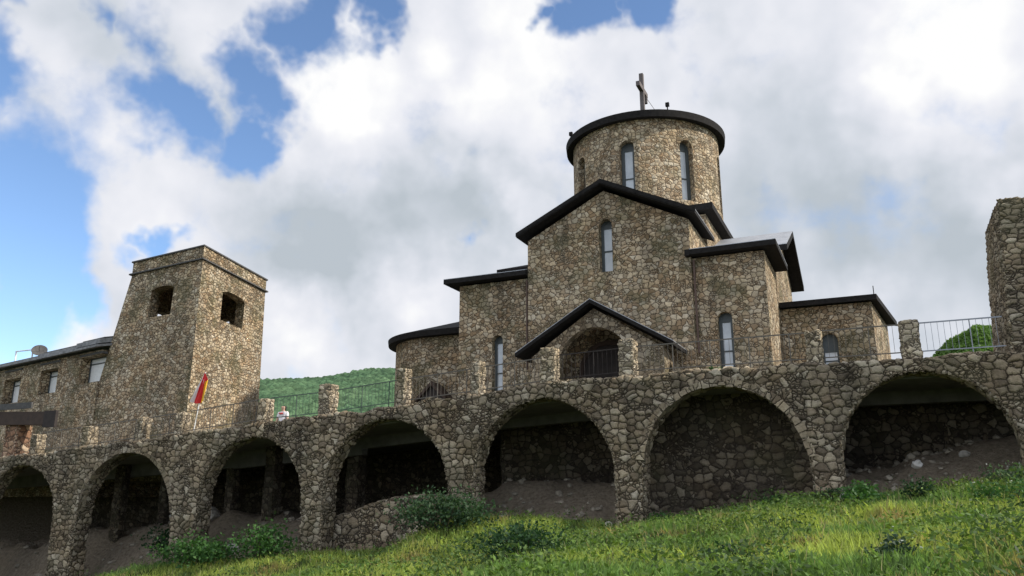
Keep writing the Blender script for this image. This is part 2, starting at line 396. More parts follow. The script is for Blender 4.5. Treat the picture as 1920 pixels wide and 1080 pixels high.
def roof_part(name, parent, slab, sheet=None):
    o = obj(name, slab, M['roof'], parent)
    if sheet: obj('metal_sheet', sheet, M['sheet'], o)
    return o
def slab_poly(top, t):
    """roof plane with thickness: dark board + pale sheet on it"""
    a = MB().prism([(x, y, z - t) for x, y, z in top], top)
    b = MB().prism([(x, y, z + .004) for x, y, z in top], [(x, y, z + .03) for x, y, z in top])
    return a, b
def gable(axis, c, h, ze, zr, a0, a1, t):
    """chevron roof; axis 'y': ridge runs along y at x=c"""
    def P(u, v, z): return (c + u, v, z) if axis == 'y' else (v, c + u, z)
    prof = [(-h, ze), (0, zr), (h, ze), (h, ze - t), (0, zr - t), (-h, ze - t)]
    a = MB().prism([P(u, a0, z) for u, z in prof], [P(u, a1, z) for u, z in prof])
    pr = [(-h, ze + .004), (0, zr + .004), (h, ze + .004), (h, ze + .03), (0, zr + .03), (-h, ze + .03)]
    b = MB().prism([P(u, a0 + .01, z) for u, z in pr], [P(u, a1 - .01, z) for u, z in pr])
    return a, b
def gable_wall(axis, c, h, z0, ze, zr, a0, a1):
    def P(u, v, z): return (c + u, v, z) if axis == 'y' else (v, c + u, z)
    prof = [(-h, z0), (h, z0), (h, ze), (0, zr), (-h, ze)]
    return MB().prism([P(u, a0, z) for u, z in prof], [P(u, a1, z) for u, z in prof])

# ------------------------------------------------------------------ terrain
TOPX = [-70, -60, -37.8, -32.1, -27.7, -22.5, -19.4, -15.9, -12.6, -9.6, -6.84, 12]
TOPZ = [.0, .5, 1.82, 2.15, 2.44, 2.87, 3.0, 3.28, 3.52, 3.75, 3.84, 3.87]
def top(x): return np.interp(x, TOPX, TOPZ)
BX = [-140, -60, -45, -36, -33, -26.5, -19.5, -15.7, -14.2, -13.0, -7.3, -1.74, 3.2, 12, 40, 140]
BZ = [-14, -8, -5.9, -4.7, -4.1, -2.62, -2.15, -1.95, -1.25, -.95, -1.0, -.28, .32, 1.3, 3.5, 8]
RX = [-60, -36, -29.5, -22.5, -16, -10, -4.3, 1.2, 12]
RZ = [3.2, 3.3, 2.3, 1.3, 1.5, 1.35, .45, 1.25, 1.2]
def gz(x, y):
    x = np.asarray(x, float); y = np.asarray(y, float)
    base = np.interp(x, BX, BZ); k = np.clip(y / 25, -1.2, 1.0)
    z = -1.75 + (base + 1.75) * k
    z = np.where(y < 0, -1.75 + (base + 1.75) * k * .6, z)
    z = z + (fbm(x * .35, y * .35, 4, 3) - .5) * .55 * np.clip((25.0 - y) / 3, 0.25, 1) + (fbm(x * 1.4, y * 1.4, 3, 9) - .5) * .16
    z = z - .35 * np.clip((-27 - x) / 6, 0, 1) * np.clip(y / 14, 0, 1)
    z = z + (fbm(x * 1.1 + 5, y * 1.1, 4, 14) - .5) * .7 * np.clip((y - 25.6) / 1.2, 0, 1) * (y < 36.5)
    z = z - 1.15 * np.clip((-5 - x) / 11, 0, 1) * smoothn(np.clip((24.5 - y) / 5.5, 0, 1))
    bank = np.interp(x, [-30, -14.5, -12.8, -10, -8.3, -7.2, -6, -3, 0, 4], [0, 0, .15, .3, .1, 0, .05, .1, .1, .15]) * np.exp(-((y - 23.5) / 2.2) ** 2)
    z = z + bank
    rise = np.interp(x, RX, RZ) * smoothn(np.clip((y - 25.3) / 3.4, 0, 1)) * (.85 + .3 * vnoise(x * .9, y * .9, 4))
    z = z + np.where(y < 36.5, rise, 0)
    up = np.interp(x, TOPX, TOPZ) - .6
    z = np.where((y > 36.7) | ((y > 30.6) & (x > -13.5)), up + (y - 30.6) * .02, z)
    return z
def grid_obj(name, xs, ys, zf, mat):
    X, Y = np.meshgrid(xs, ys); Z = zf(X, Y); nx, ny = len(xs), len(ys)
    me = bpy.data.meshes.new(name)
    v = np.stack([X, Y, Z], -1).reshape(-1, 3)
    i = np.arange((ny - 1) * nx).reshape(ny - 1, nx)[:, :-1].ravel()
    q = np.stack([i, i + 1, i + 1 + nx, i + nx], 1)
    me.from_pydata(v.tolist(), [], q.tolist()); me.update()
    o = bpy.data.objects.new(name, me); C.objects.link(o); me.materials.append(mat)
    me.polygons.foreach_set('use_smooth', [True] * len(me.polygons)); return o
xs = np.concatenate([np.linspace(-900, -80, 24), np.linspace(-70, -47, 14), np.arange(-46, 12.01, .28), np.linspace(14, 80, 18), np.linspace(110, 700, 14)])
ys = np.concatenate([np.linspace(-300, -20, 12), np.linspace(-16, 5, 12), np.arange(5.5, 30.6, .28), [30.7, 31, 32, 33, 34, 35, 36, 36.5, 36.8, 40, 60, 100, 160, 240, 400, 900]])
g = grid_obj('ground', xs, ys, gz, M['ground']); tag(g, kind='structure')
# terrace walk behind the parapet
tx = np.arange(-62, 14.1, 2.0); tb = MB()
for a, b in zip(tx[:-1], tx[1:]):
    za, zb = float(top(a)) - .08, float(top(b)) - .08
    tb.prism([(a, 25.75, za - .3), (b, 25.75, zb - .3), (b, 62, zb - .3), (a, 62, za - .3)], [(a, 25.75, za), (b, 25.75, zb), (b, 62, zb), (a, 62, za)])
tag(obj('terrace', tb, M['paving']), kind='structure')
# green hill behind
def hz(x, y):
    b = np.degrees(np.arctan2(x, y))
    ridge = np.interp(b, [-75, -60, -48, -41.7, -38, -36.6, -35.1, -33.3, -28, -20, 0, 25], [40, 60, 78, 81.5, 82, 84.5, 88.5, 91, 93, 75, 52, 45])
    r = np.hypot(x, y); k = np.clip((r - 240) / 330, 0, 1)
    return ridge * (r / 602) * smoothn(k) * 1.02 + (fbm(x * .02, y * .02, 4, 2) - .5) * 9 * k + .5
bb = np.radians(np.concatenate([np.linspace(-80, -46, 40), np.arange(-45.8, -24, .08), np.linspace(-23.5, 25, 60)]))
rr_ = np.concatenate([np.linspace(230, 330, 12), np.arange(332, 605, 1.8), np.linspace(610, 760, 8)])
Bm, Rm = np.meshgrid(bb, rr_); hx, hy = Rm * np.sin(Bm), Rm * np.cos(Bm); hzv = hz(hx, hy)
hzv = np.where(Rm > 606, hzv - (Rm - 606) * .35, hzv)
me = bpy.data.meshes.new('hills'); nx = len(bb); ny = len(rr_)
i = np.arange((ny - 1) * nx).reshape(ny - 1, nx)[:, :-1].ravel()
me.from_pydata(np.stack([hx, hy, hzv], -1).reshape(-1, 3).tolist(), [], np.stack([i, i + 1, i + 1 + nx, i + nx], 1).tolist()); me.update()
me.materials.append(M['hill']); me.polygons.foreach_set('use_smooth', [True] * len(me.polygons))
ho = bpy.data.objects.new('hills', me); C.objects.link(ho); tag(ho, kind='structure')

# ------------------------------------------------------------------ the arcade
ARCH = [(-45.4, -40.0, .75), (-38.6, -33.7, 1.43), (-32.1, -26.65, 1.87), (-25.2, -20.15, 2.29), (-19.0, -13.85, 2.76), (-12.75, -7.85, 3.18), (-6.86, -1.96, 3.32), (-1.03, 3.36, 3.39), (4.5, 9.0, 3.40)]
arcade = empty('stone_arcade', (-15, 25, -1), 'long rubble stone retaining wall pierced by a row of dark round arches below the church', 'arcade')
YF, YB = 25.0, 25.8
outline = [(-47, -8.0)]
for (a, b, zc) in ARCH:
    r = (b - a) / 2; c = (a + b) / 2; zs = zc - r * 1.0
    outline += [(a - .10, -8.0), (a - .06, zs - 1.8), (a, zs)] + [(c - r * math.cos(math.pi * i / 24), zs + r * math.sin(math.pi * i / 24)) for i in range(1, 24)] + [(b, zs), (b + .06, zs - 1.8), (b + .10, -8.0)]
outline += [(11.5, -8.0)]
xx = 11.5
while xx > -47.01:
    outline.append((xx, float(top(xx)) + (fbm(xx * 1.3, 0, 3, 1) - .5) * .22)); xx -= .35
fm = remesh(to_mesh('facade', MB().prism([(x, YF, z) for x, z in outline], [(x, YB, z) for x, z in outline])), .062)
jiggle(fm, .05, .7, 3); jiggle(fm, .03, 2.6, 8)
obj('facade', fm, M['arcade'], arcade, smooth=True)
for (a, b, zc) in (ARCH[2], ARCH[6]):                    # thin rough voussoirs round each opening
    r = (b - a) / 2; c = (a + b) / 2; zs = zc - r; mb = MB(); n = int(math.pi * r / .24)
    for i in range(n):
        t0 = math.pi * (i + .06) / n; t1 = math.pi * (i + .94) / n; ro = r + rnd.uniform(.15, .24); ri = r - rnd.uniform(-.01, .03); d = rnd.uniform(.02, .045)
        if math.sin((t0 + t1) / 2) < .12: continue
        lo = [(c - rad * math.cos(t), zs + rad * math.sin(t)) for rad, t in ((ri, t0), (ri, t1), (ro, t1), (ro, t0))]
        mb.prism([(x, YF - d, z) for x, z in lo], [(x, YF + .3, z) for x, z in lo])
    me_ = to_mesh('arch_ring', mb)
    o_ = obj('arch_ring', me_, M['arcade_ring'] if 'arcade_ring' in M else M.setdefault('arcade_ring', stone('arch_ring_stone', GREY, .55, .012, (.04, .035, .03), 1.0, .05, seed=1.2, moss=.4)), arcade)
# vault slab, lintel beam, inner piers and back wall
cb = MB()
for a, b in zip(tx[:-1], tx[1:]):
    if a < -47 or b > 12: continue
    za, zb = float(top(a)) - .42, float(top(b)) - .42
    cb.prism([(a, YB - .06, za - .12), (b, YB - .06, zb - .12), (b, 36.2, zb - .12), (a, 36.2, za - .12)], [(a, YB - .06, za), (b, YB - .06, zb), (b, 36.2, zb), (a, 36.2, za)])
obj('vault_slab', cb, M['concrete'], arcade)
for x0, x1, d0, d1 in ((-46, -27, 1.1, 1.2), (-27, -20, 1.25, 1.25), (-20, -14, 1.0, 1.0), (-14, -7.4, .85, .9), (-1.5, 10, .95, .95)):
    z0, z1 = float(top(x0)), float(top(x1))
    obj('lintel_beam', MB().prism([(x0, 28.7, z0 - d0), (x1, 28.7, z1 - d1), (x1, 29.1, z1 - d1), (x0, 29.1, z0 - d0)], [(x0, 28.7, z0 - .45), (x1, 28.7, z1 - .45), (x1, 29.1, z1 - .45), (x0, 29.1, z0 - .45)]), M['concrete'], arcade)
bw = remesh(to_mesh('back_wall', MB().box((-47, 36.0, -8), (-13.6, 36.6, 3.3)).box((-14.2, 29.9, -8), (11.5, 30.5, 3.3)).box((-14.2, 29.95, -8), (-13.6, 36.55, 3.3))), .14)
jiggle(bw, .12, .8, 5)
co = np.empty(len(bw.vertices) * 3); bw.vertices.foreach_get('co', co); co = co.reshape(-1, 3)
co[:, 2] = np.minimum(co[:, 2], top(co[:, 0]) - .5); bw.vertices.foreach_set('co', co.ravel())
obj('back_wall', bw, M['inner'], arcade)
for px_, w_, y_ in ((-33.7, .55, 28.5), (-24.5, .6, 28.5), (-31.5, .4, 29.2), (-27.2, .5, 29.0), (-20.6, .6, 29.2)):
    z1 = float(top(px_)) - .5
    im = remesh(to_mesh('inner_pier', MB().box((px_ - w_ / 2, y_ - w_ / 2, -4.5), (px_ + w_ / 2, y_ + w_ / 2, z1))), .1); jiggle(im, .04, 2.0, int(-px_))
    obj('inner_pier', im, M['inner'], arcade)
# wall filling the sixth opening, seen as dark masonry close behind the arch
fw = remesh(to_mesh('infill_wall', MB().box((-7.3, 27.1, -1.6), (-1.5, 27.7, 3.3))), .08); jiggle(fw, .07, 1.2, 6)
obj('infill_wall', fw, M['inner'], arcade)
# low stepped rubble wall inside the fourth opening
lw = MB()
prof = [(-19.4, -.75), (-18.4, -.55), (-17.4, -.15), (-16.4, .0), (-15.2, .05), (-13.6, .02)]
lw.prism([(-19.4, 25.9, -3.2)] + [(-13.6, 25.9, -3.2)] + [(x, 25.9, z) for x, z in prof[::-1]], [(-19.4, 26.7, -3.2)] + [(-13.6, 26.7, -3.2)] + [(x, 26.7, z + .05) for x, z in prof[::-1]])
lm = remesh(to_mesh('rubble_wall', lw), .07); jiggle(lm, .07, 1.5, 2)
tag(obj('rubble_wall', lm, M['inner_lit'] if 'inner_lit' in M else M.setdefault('inner_lit', stone('rubble_stone', GREY, .33, .03, (.05, .043, .036), 1.1, .06, disp=True, seed=7.7)), smooth=True),
    'low grey rubble wall filling the bottom of the arch left of centre', 'wall')

# ------------------------------------------------------------------ parapet posts and railings
POSTS = [(-35.8, .9, .55, 'pale stone parapet post just right of the brown wooden canopy'),
         (-32.4, .95, .62, 'stone parapet post standing against the slanted-window building, left of the square tower'),
         (-29.1, 1.0, .5, 'stone parapet post in front of the shaded left face of the square tower'),
         (-26.8, .95, .5, 'short stone parapet post just left of the red and yellow flag'),
         (-22.4, .95, .5, 'stone parapet post at the right foot of the square tower'),
         (-19.35, 1.25, .72, 'stout free-standing stone post with the green hill behind it'),
         (-15.95, 1.35, .48, 'narrow stone parapet post at the left edge of the rounded apse'),
         (-12.85, 1.2, .42, 'thin pale stone post between the apse gablet and the left slit window'),
         (-10.1, 1.25, .66, 'stone parapet post in front of the left pier of the church porch'),
         (-7.32, 1.22, .62, 'stone parapet post covering the right side of the porch arch'),
         (-1.55, 1.0, .56, 'stone parapet post in front of the low right wing of the church'),
         (1.05, 1.08, .6, 'square flat-topped stone post against the sky, right of the church')]
posts = []
for k, (x, h, wd, lab) in enumerate(POSTS):
    wd = wd * .88
    zb = float(top(x)) - .12; d = .5
    pm = remesh(to_mesh('stone_post', MB().box((x - wd / 2, 25.12, zb), (x + wd / 2, 25.12 + d, zb + .12 + h))), .055)
    jiggle(pm, .035, 3.0, k)
    o = obj('stone_post', pm, M['post_d'] if 'post_d' in M else M.setdefault('post_d', stone('parapet_post_stone', PALE, .25, .02, (.09, .078, .065), 1.5, .035, disp=True, seed=4.4, moss=.35)), smooth=True)
    tag(o, lab, 'post', 'stone posts along the arcade parapet'); posts.append((x, wd, zb + .12 + h))
RL = ['iron railing between the canopy and the slanted-window building', 'iron railing left of the square tower', 'iron railing in front of the square tower, left of the flag', 'iron railing behind the red and yellow flag',
      'iron railing beside the person, right of the square tower', 'iron railing with the green hill and the seated-height view behind it', 'iron railing in front of the apse gablet', 'iron railing in front of the left slit window of the church',
      'dark iron railing across the church porch arch', 'iron railing in front of the right bay of the church', 'iron railing between the low right wing and the flat-topped post', 'pale iron railing against the sky beside the right-hand tower']
RL[4] = 'green-tinted iron railing beside the person, right of the square tower'
RL[5] = 'iron railing with the green hill behind it, left of the apse'
ends = posts + [(3.5, .2, 4.9)]
for k in range(12):
    (xa, wa, za), (xb, wb, zb) = ends[k], ends[k + 1]
    a = xa + wa / 2; b = xb - wb / 2; yr = 25.4; m_ = M['dwood'] if k == 8 else M['railg'] if k in (4, 5) else (M['railp'] if k == 11 else M['rail'])
    ha = float(top(a)); hb = float(top(b)); H = .98 if k < 10 else 1.0
    t = empty('iron_railing', ((a + b) / 2, yr, (ha + hb) / 2)); tag(t, RL[k], 'railing', 'iron railings along the arcade parapet')
    obj('top_rail', MB().bar((a, yr, ha + H), (b, yr, hb + H), .035, .035), m_, t)
    obj('bottom_rail', MB().bar((a, yr, ha + .18), (b, yr, hb + .18), .03, .03), m_, t)
    n = max(4, int((b - a) / .15)); mb = MB()
    for i in range(1, n):
        f = i / n; x = a + (b - a) * f; z = ha + (hb - ha) * f
        mb.bar((x, yr, z + .19), (x, yr, z + H - .02), .010, .010)
        if i % 8 == 0: mb.bar((x, yr + .01, z - .1), (x, yr + .01, z + H), .028, .028)
    obj('baluster_panel', mb, m_, t)

# ------------------------------------------------------------------ church
XC, YC = -11.35, 44.6
church = empty('stone_church', (XC, YC, 3.8), 'rubble stone church with stepped gables, dark eaves and a round drum topped by a cross', 'church')
Z0 = 2.6
TW = 4.13                                  # half width of the gabled arm
# gabled arm towards the viewer
cw = window(church, (XC + .03, 36.0, 10.62), 0, .68, 2.72, .50, bars=(.42, .86), narrow=.13)
wm = cut(to_mesh('transept_wall', gable_wall('y', XC, TW, Z0, 12.72, 14.82, 36.0, 40.45)), [cw])
tw = obj('transept_wall', wm, M['church'], church)
a, b = gable('y', XC, 4.55, 13.02, 15.22, 35.5, 40.35, .20)
roof_part('transept_roof', church, a, b)
obj('gable_board', MB().prism([(XC - 4.58, 35.47, 13.06), (XC, 35.47, 15.28), (XC + 4.58, 35.47, 13.06), (XC + 4.58, 35.47, 12.87), (XC, 35.47, 15.07), (XC - 4.58, 35.47, 12.87)][::1],
                              [(XC - 4.58, 35.53, 13.06), (XC, 35.53, 15.28), (XC + 4.58, 35.53, 13.06), (XC + 4.58, 35.53, 12.87), (XC, 35.53, 15.07), (XC - 4.58, 35.53, 12.87)]), M['roof'], church)
# crossing block under the drum
obj('crossing_wall', MB().box((XC - TW - .02, 40.47, Z0), (XC + TW + .02, YC + 4.1, 14.45)), M['church'], church)
s_ = 4.62
e0 = [(XC - s_, YC - s_, 14.88), (XC + s_, YC - s_, 14.88), (XC + s_, YC + s_, 14.88), (XC - s_, YC + s_, 14.88)]
e1 = [(XC - 3.2, YC - 3.2, 15.3), (XC + 3.2, YC - 3.2, 15.3), (XC + 3.2, YC + 3.2, 15.3), (XC - 3.2, YC + 3.2, 15.3)]
roof_part('crossing_roof', church, MB().prism([(x, y, 14.55) for x, y, z in e0], e0).prism([(x, y, z - .02) for x, y, z in e0], e1))
# drum
def circle(cx, cy, r, z, n=72): return [(cx + r * math.sin(2 * math.pi * i / n), cy - r * math.cos(2 * math.pi * i / n), z) for i in range(n)]
DR = 4.36
cuts = []
for k in range(8):
    yw = k * math.pi / 4 + R(1)
    n_ = Vector((math.sin(yw), -math.cos(yw), 0))
    cuts.append(window(church, Vector((XC, YC, 15.75)) + n_ * DR, yw, .84, 3.6, .52, bars=(.40, .87), narrow=.19))
dm = cut(to_mesh('drum_wall', MB().prism(circle(XC, YC, DR, 14.6), circle(XC, YC, DR, 20.55))), cuts)
dw_ = obj('drum_wall', dm, M['drum'], church, cyl=(XC, YC, DR))
dr = MB(); ci = circle(XC, YC, 4.80, 20.86); cl = circle(XC, YC, 4.76, 20.46); cl2 = circle(XC, YC, 4.25, 20.52)
dr.add(ci + cl + cl2 + [(XC, YC, 22.0)], [(i, (i + 1) % 72, 216) for i in range(72)] + [(72 + i, 72 + (i + 1) % 72, (i + 1) % 72, i) for i in range(72)] + [(144 + i, 144 + (i + 1) % 72, 72 + (i + 1) % 72, 72 + i) for i in range(72)])
roof_part('drum_roof', church, dr)
# cross on the drum: the arm runs away from the viewer
cr = obj('cross', MB().box((XC - .125, YC - .125, 21.9), (XC + .125, YC + .125, 25.75)).box((XC - .12, YC - .95, 24.50), (XC + .12, YC - .145, 24.80)).box((XC - .12, YC + .145, 24.50), (XC + .12, YC + .95, 24.80)), M['cross'], church)
obj('tie_rod', MB().bar((XC, YC + .5, 24.55), (XC + 1.5, YC + 1.9, 21.9), .03, .03, 6).box((XC - .10, YC + .72, 24.1), (XC + .10, YC + .92, 24.54)), M['cross'], cr)
for ang in (R(17), R(-69)):
    d = ang + R(14.3)
    x, y = XC + 4.65 * math.sin(d), YC - 4.65 * math.cos(d)
    obj('roof_lamp', MB().bar((x, y, 20.8), (x, y, 21.14), .07, .07, 6).box((x - .10, y - .08, 21.12), (x + .10, y + .08, 21.34)), M['roof'], church)
# front corner bays
bayL = cut(to_mesh('bay_wall', MB().box((-19.5, 36.2, Z0), (XC - TW - .003, 40.44, 10.80))), [window(church, (-17.27, 36.2, 5.0), 0, .60, 3.0, .42, bars=(.36, .88), narrow=.13)])
obj('bay_wall', bayL, M['church'], church)
bayR = cut(to_mesh('bay_wall', MB().box((XC + TW + .003, 36.2, Z0), (-3.95, 40.44, 10.82))), [window(church, (-5.88, 36.2, 5.2), 0, .66, 2.95, .42, bars=(.40, .86), narrow=.14)])
obj('bay_wall', bayR, M['church'], church)
def hipbay(x0, x1, xin):      # x0 outer end, xin the end against the arm
    lo = [(x0, 35.68, 11.12), (xin, 35.68, 11.12), (xin, 40.5, 12.6), (x0, 40.5, 11.12)]
    return lo
lo = hipbay(-20.2, None, XC - TW - .01); t = .30
mb = MB()
def tri_slab(a, b, c, t): return MB().prism([(p[0], p[1], p[2] - t) for p in (a, b, c)], [a, b, c])
for (x0, xin) in ((-20.2, XC - TW - .012), (-3.35, XC + TW + .012)):
    A_, B_, C_, D_ = (x0, 35.68, 11.12), (xin, 35.68, 11.12), (xin, 40.5, 12.55), (x0, 40.5, 11.12)
    m1 = MB(); bot = [(p[0], p[1], 10.88) for p in (A_, B_, C_, D_)]
    m1.add([A_, B_, C_, D_] + bot, [(0, 1, 2), (0, 2, 3), (4, 5, 6, 7), (0, 1, 5, 4), (1, 2, 6, 5), (2, 3, 7, 6), (3, 0, 4, 7)])
    m2 = MB().add([(p[0], p[1], p[2] + dz) for dz in (.004, .03) for p in (A_, B_, C_, D_)], [(0, 1, 2), (0, 2, 3), (4, 5, 6), (4, 6, 7), (0, 1, 5, 4), (1, 2, 6, 5), (2, 3, 7, 6), (3, 0, 4, 7)])
    roof_part('bay_roof', church, m1, m2)
# a short end piece of right bay roof over the corner of the arm
obj('bay_roof', MB().box((-7.42, 35.66, 10.84), (XC + TW + .008, 35.99, 11.13)), M['roof'], church)
# west arm with its gable to the right, east arm hipped
obj('arm_wall', gable_wall('x', YC, 4.1, Z0, 12.05, 13.85, XC + TW + .025, -3.93), M['church'], church)
a, b = gable('x', YC, 4.55, 12.15, 14.2, XC + TW + .03, -3.25, .30)
roof_part('arm_roof', church, a, b)
obj('arm_wall', MB().box((-18.8, 40.47, Z0), (XC - TW - .025, YC + 4.1, 12.45)), M['church'], church)
h0 = [(-19.2, 40.1, 12.7), (XC - TW - .03, 40.1, 12.7), (XC - TW - .03, YC + 4.5, 12.7), (-19.2, YC + 4.5, 12.7)]
hb_ = [(x, y, z - .28) for x, y, z in h0]
roof_part('arm_roof', church, MB().add(h0 + hb_ + [(-17.0, YC, 14.3), (XC - TW - .03, YC, 14.3)], [(0, 1, 9, 8), (2, 3, 8, 9), (3, 0, 8), (1, 2, 9), (4, 5, 6, 7), (0, 1, 5, 4), (2, 3, 7, 6), (3, 0, 4, 7), (1, 2, 6, 5)]))
# apse
AX, AR = -23.75, 4.2
def dshape(r, z, xin, n=28, cy=YC):
    return [(xin, cy - r, z)] + [(AX - r * math.sin(math.pi * i / n), cy - r * math.cos(math.pi * i / n), z) for i in range(n + 1)] + [(xin, cy + r, z)]
obj('apse_wall', MB().prism(dshape(AR, Z0, -19.31), dshape(AR, 9.25, -19.31)), M['church'], church, cyl=(AX, YC, AR))
ap = MB(); o1 = dshape(4.72, 9.5, -19.4); o2 = dshape(4.68, 9.17, -19.4); n_ = len(o1)
ap.prism(o2, o1)
ap.add(o1 + [(AX, YC, 11.0), (-19.4, YC, 11.0)], [(i, i + 1, n_) for i in range(1, n_ - 2)] + [(0, 1, n_, n_ + 1), (n_ - 2, n_ - 1, n_ + 1, n_)])
roof_part('apse_roof', church, ap)
# little gablet at the foot of the apse
gl = MB(); gx, gy = -23.0, 39.4
gl.prism([(gx - .98, gy, 5.45), (gx, gy, 6.38), (gx + .98, gy, 5.45), (gx + .98, gy, 5.25), (gx, gy, 6.16), (gx - .98, gy, 5.25)], [(gx - .98, 40.6, 5.45), (gx, 40.6, 6.38), (gx + .98, 40.6, 5.45), (gx + .98, 40.6, 5.25), (gx, 40.6, 6.16), (gx - .98, 40.6, 5.25)])
obj('gablet_roof', gl, M['wood'], church)
obj('gablet_wall', MB().prism([(gx - .8, gy + .2, 3), (gx + .8, gy + .2, 3), (gx + .8, gy + .2, 5.4), (gx, gy + .2, 6.14), (gx - .8, gy + .2, 5.4)], [(gx - .8, 40.6, 3), (gx + .8, 40.6, 3), (gx + .8, 40.6, 5.4), (gx, 40.6, 6.14), (gx - .8, 40.6, 5.4)]), M['dwood'], church)
# low west wing
nw_pl = [(-3.925, 41.0), (.24, 41.0), (.95, 47.5), (-3.925, 47.5)]
nwm = cut(to_mesh('wing_wall', MB().prism([(x, y, Z0) for x, y in nw_pl], [(x, y, 9.055) for x, y in nw_pl])), [window(church, (-1.78, 41.0, 5.4), 0, .74, 2.3, .42, bars=(.42, .62), narrow=.09)])
obj('wing_wall', nwm, M['church'], church)
a, b = slab_poly([(-3.92, 40.55, 9.32), (.50, 40.55, 9.32), (1.45, 47.8, 9.32), (-3.92, 47.8, 10.4)], .26)
roof_part('wing_roof', church, a)
obj('roof_spike', MB().bar((.40, 40.7, 9.3), (.40, 40.7, 9.75), .04, .04, 6), M['roof'], church)
# porch
PY = 33.66
pw = MB(); outl = []
pr_, pc = 1.66, -11.3
outl = [(-14.3, Z0), (pc - pr_, Z0), (pc - pr_, 5.75)] + [(pc - pr_ * math.cos(math.pi * i / 20), 5.75 + pr_ * math.sin(math.pi * i / 20)) for i in range(1, 20)] + [(pc + pr_, 5.75), (pc + pr_, Z0), (-8.12, Z0), (-8.12, 6.25), (-11.25, 8.28), (-14.3, 6.25)]
obj('porch_wall', MB().prism([(x, PY, z) for x, z in outl], [(x, PY + .55, z) for x, z in outl]), M['porch'] if 'porch' in M else M.setdefault('porch', stone('porch_stone', GREY, .25, .018, (.07, .058, .045), 1.2, .04, seed=8.2, moss=.4)), church)
for x0, x1 in ((-14.28, -13.75), (-8.66, -8.14)):
    sd = [(PY + .553, Z0), (PY + .75, Z0), (PY + .75, 5.3), (PY + 1.25, 5.9), (PY + 1.75, 5.3), (PY + 1.75, Z0), (35.99, Z0), (35.99, 6.2), (PY + .553, 6.2)]
    obj('porch_side', MB().prism([(x0, y, z) for y, z in sd], [(x1, y, z) for y, z in sd]), M['porch'], church)
a, b = gable('y', -11.28, 3.68, 6.42, 8.62, 33.22, 35.97, .17)
roof_part('porch_roof', church, a, b)
dfr = Frame((-11.3, 36.0, 3.7), 0)
dd = obj('door', loop_prism(MB(), dfr, arch_pts(2.6, 3.3), .004, .10), M['dwood'], church)
obj('door_frame', ring(MB(), dfr, arch_pts(2.95, 3.5), [(u, z) for u, z in arch_pts(2.58, 3.29)], .006, .18), M['wood'], dd)
# rain pipes
for (x, zt, zb, yy) in ((XC - TW - .10, 10.7, 6.1, 36.08), (XC + TW + .12, 10.7, 6.3, 36.08)):
    obj('drain_pipe', MB().bar((x, yy, zb), (x, yy, zt), .10, .10, 8), M['pipe'], church, smooth=False)

# ------------------------------------------------------------------ square tower, left
tower = empty('square_tower', (-35, 34.5, 2.2), 'tapering square rubble tower with a dark window opening in each face, left of the church', 'tower')
Ct, Lt, Rt = Vector((-32.55, 31.0, 0)), Vector((-38.75, 31.75, 0)), Vector((-34.35, 38.0, 0)); Bt = Lt + Rt - Ct
Cb, Lb, Rb = Vector((-32.30, 30.7, 0)), Vector((-41.0, 31.35, 0)), Vector((-35.15, 39.2, 0)); Bb = Lb + Rb - Cb
def lerp(a, b, k): return a + (b - a) * k
def ringz(z, ins=0.0):
    k = (z - 2.0) / (12.55 - 2.0); P = [lerp(b_, t_, k) for b_, t_ in ((Lb, Lt), (Cb, Ct), (Rb, Rt), (Bb, Bt))]
    c = sum(P, Vector()) / 4
    return [tuple(Vector((*(p + (c - p).normalized() * ins).xy, z))) for p in P]
tmb = MB(); zs_ = np.linspace(.8, 12.5, 27); ns_ = 12
for z in zs_:
    q = [Vector(p) for p in ringz(float(z))]
    tmb.v += [tuple(lerp(q[i], q[(i + 1) % 4], k / ns_)) for i in range(4) for k in range(ns_)]
nn = 4 * ns_
tmb.f += [(r * nn + i, r * nn + (i + 1) % nn, (r + 1) * nn + (i + 1) % nn, (r + 1) * nn + i) for r in range(len(zs_) - 1) for i in range(nn)]
tmb.f += [tuple(range(nn))[::-1], tuple((len(zs_) - 1) * nn + i for i in range(nn))]
tm = to_mesh('tower_wall', tmb)
hol = MB().prism(ringz(9.2, 1.0), ringz(12.1, .95))
lf = lambda k, z: lerp(Vector(ringz(z)[0]), Vector(ringz(z)[1]), k)
rf = lambda k, z: lerp(Vector(ringz(z)[1]), Vector(ringz(z)[2]), k)
bf = lambda k, z: lerp(Vector(ringz(z)[3]), Vector(ringz(z)[2]), k)
qf = lambda k, z: lerp(Vector(ringz(z)[0]), Vector(ringz(z)[3]), k)
def opening(face, k, z, w, h, other):
    p = face(k, z); q = other(k, z); d = (q - p); d.z = 0; L = d.length; d.normalize()
    yaw = math.atan2(-d.x, d.y)
    fr = Frame(p, yaw); r = w / 2
    pts = [(-r, 0), (r, 0), (r, h * .90), (r * .55, h * .98), (0, h), (-r * .55, h * .98), (-r, h * .90)]
    return [loop_prism(MB(), fr, pts, .6, -1.7), loop_prism(MB(), fr, [(u * .72, z_ * .74) for u, z_ in pts], -1.6, -L - .6)]
tm = cut(tm, [hol] + opening(lf, .535, 9.7, 1.8, 1.75, bf) + opening(rf, .48, 9.65, 2.4, 1.8, qf))
obj('tower_wall', tm, M['tower'], tower)
L1 = ringz(12.55, -.2); L2 = ringz(12.55, -.19)
obj('ledge', MB().prism([(x, y, 12.503) for x, y, z in L1], [(x, y, 12.575) for x, y, z in L2]), M['slate'], tower)
par = MB(); Po = [(x, y) for x, y, z in ringz(12.55, -.02)]; Pi = [(x, y) for x, y, z in ringz(12.55, .55)]
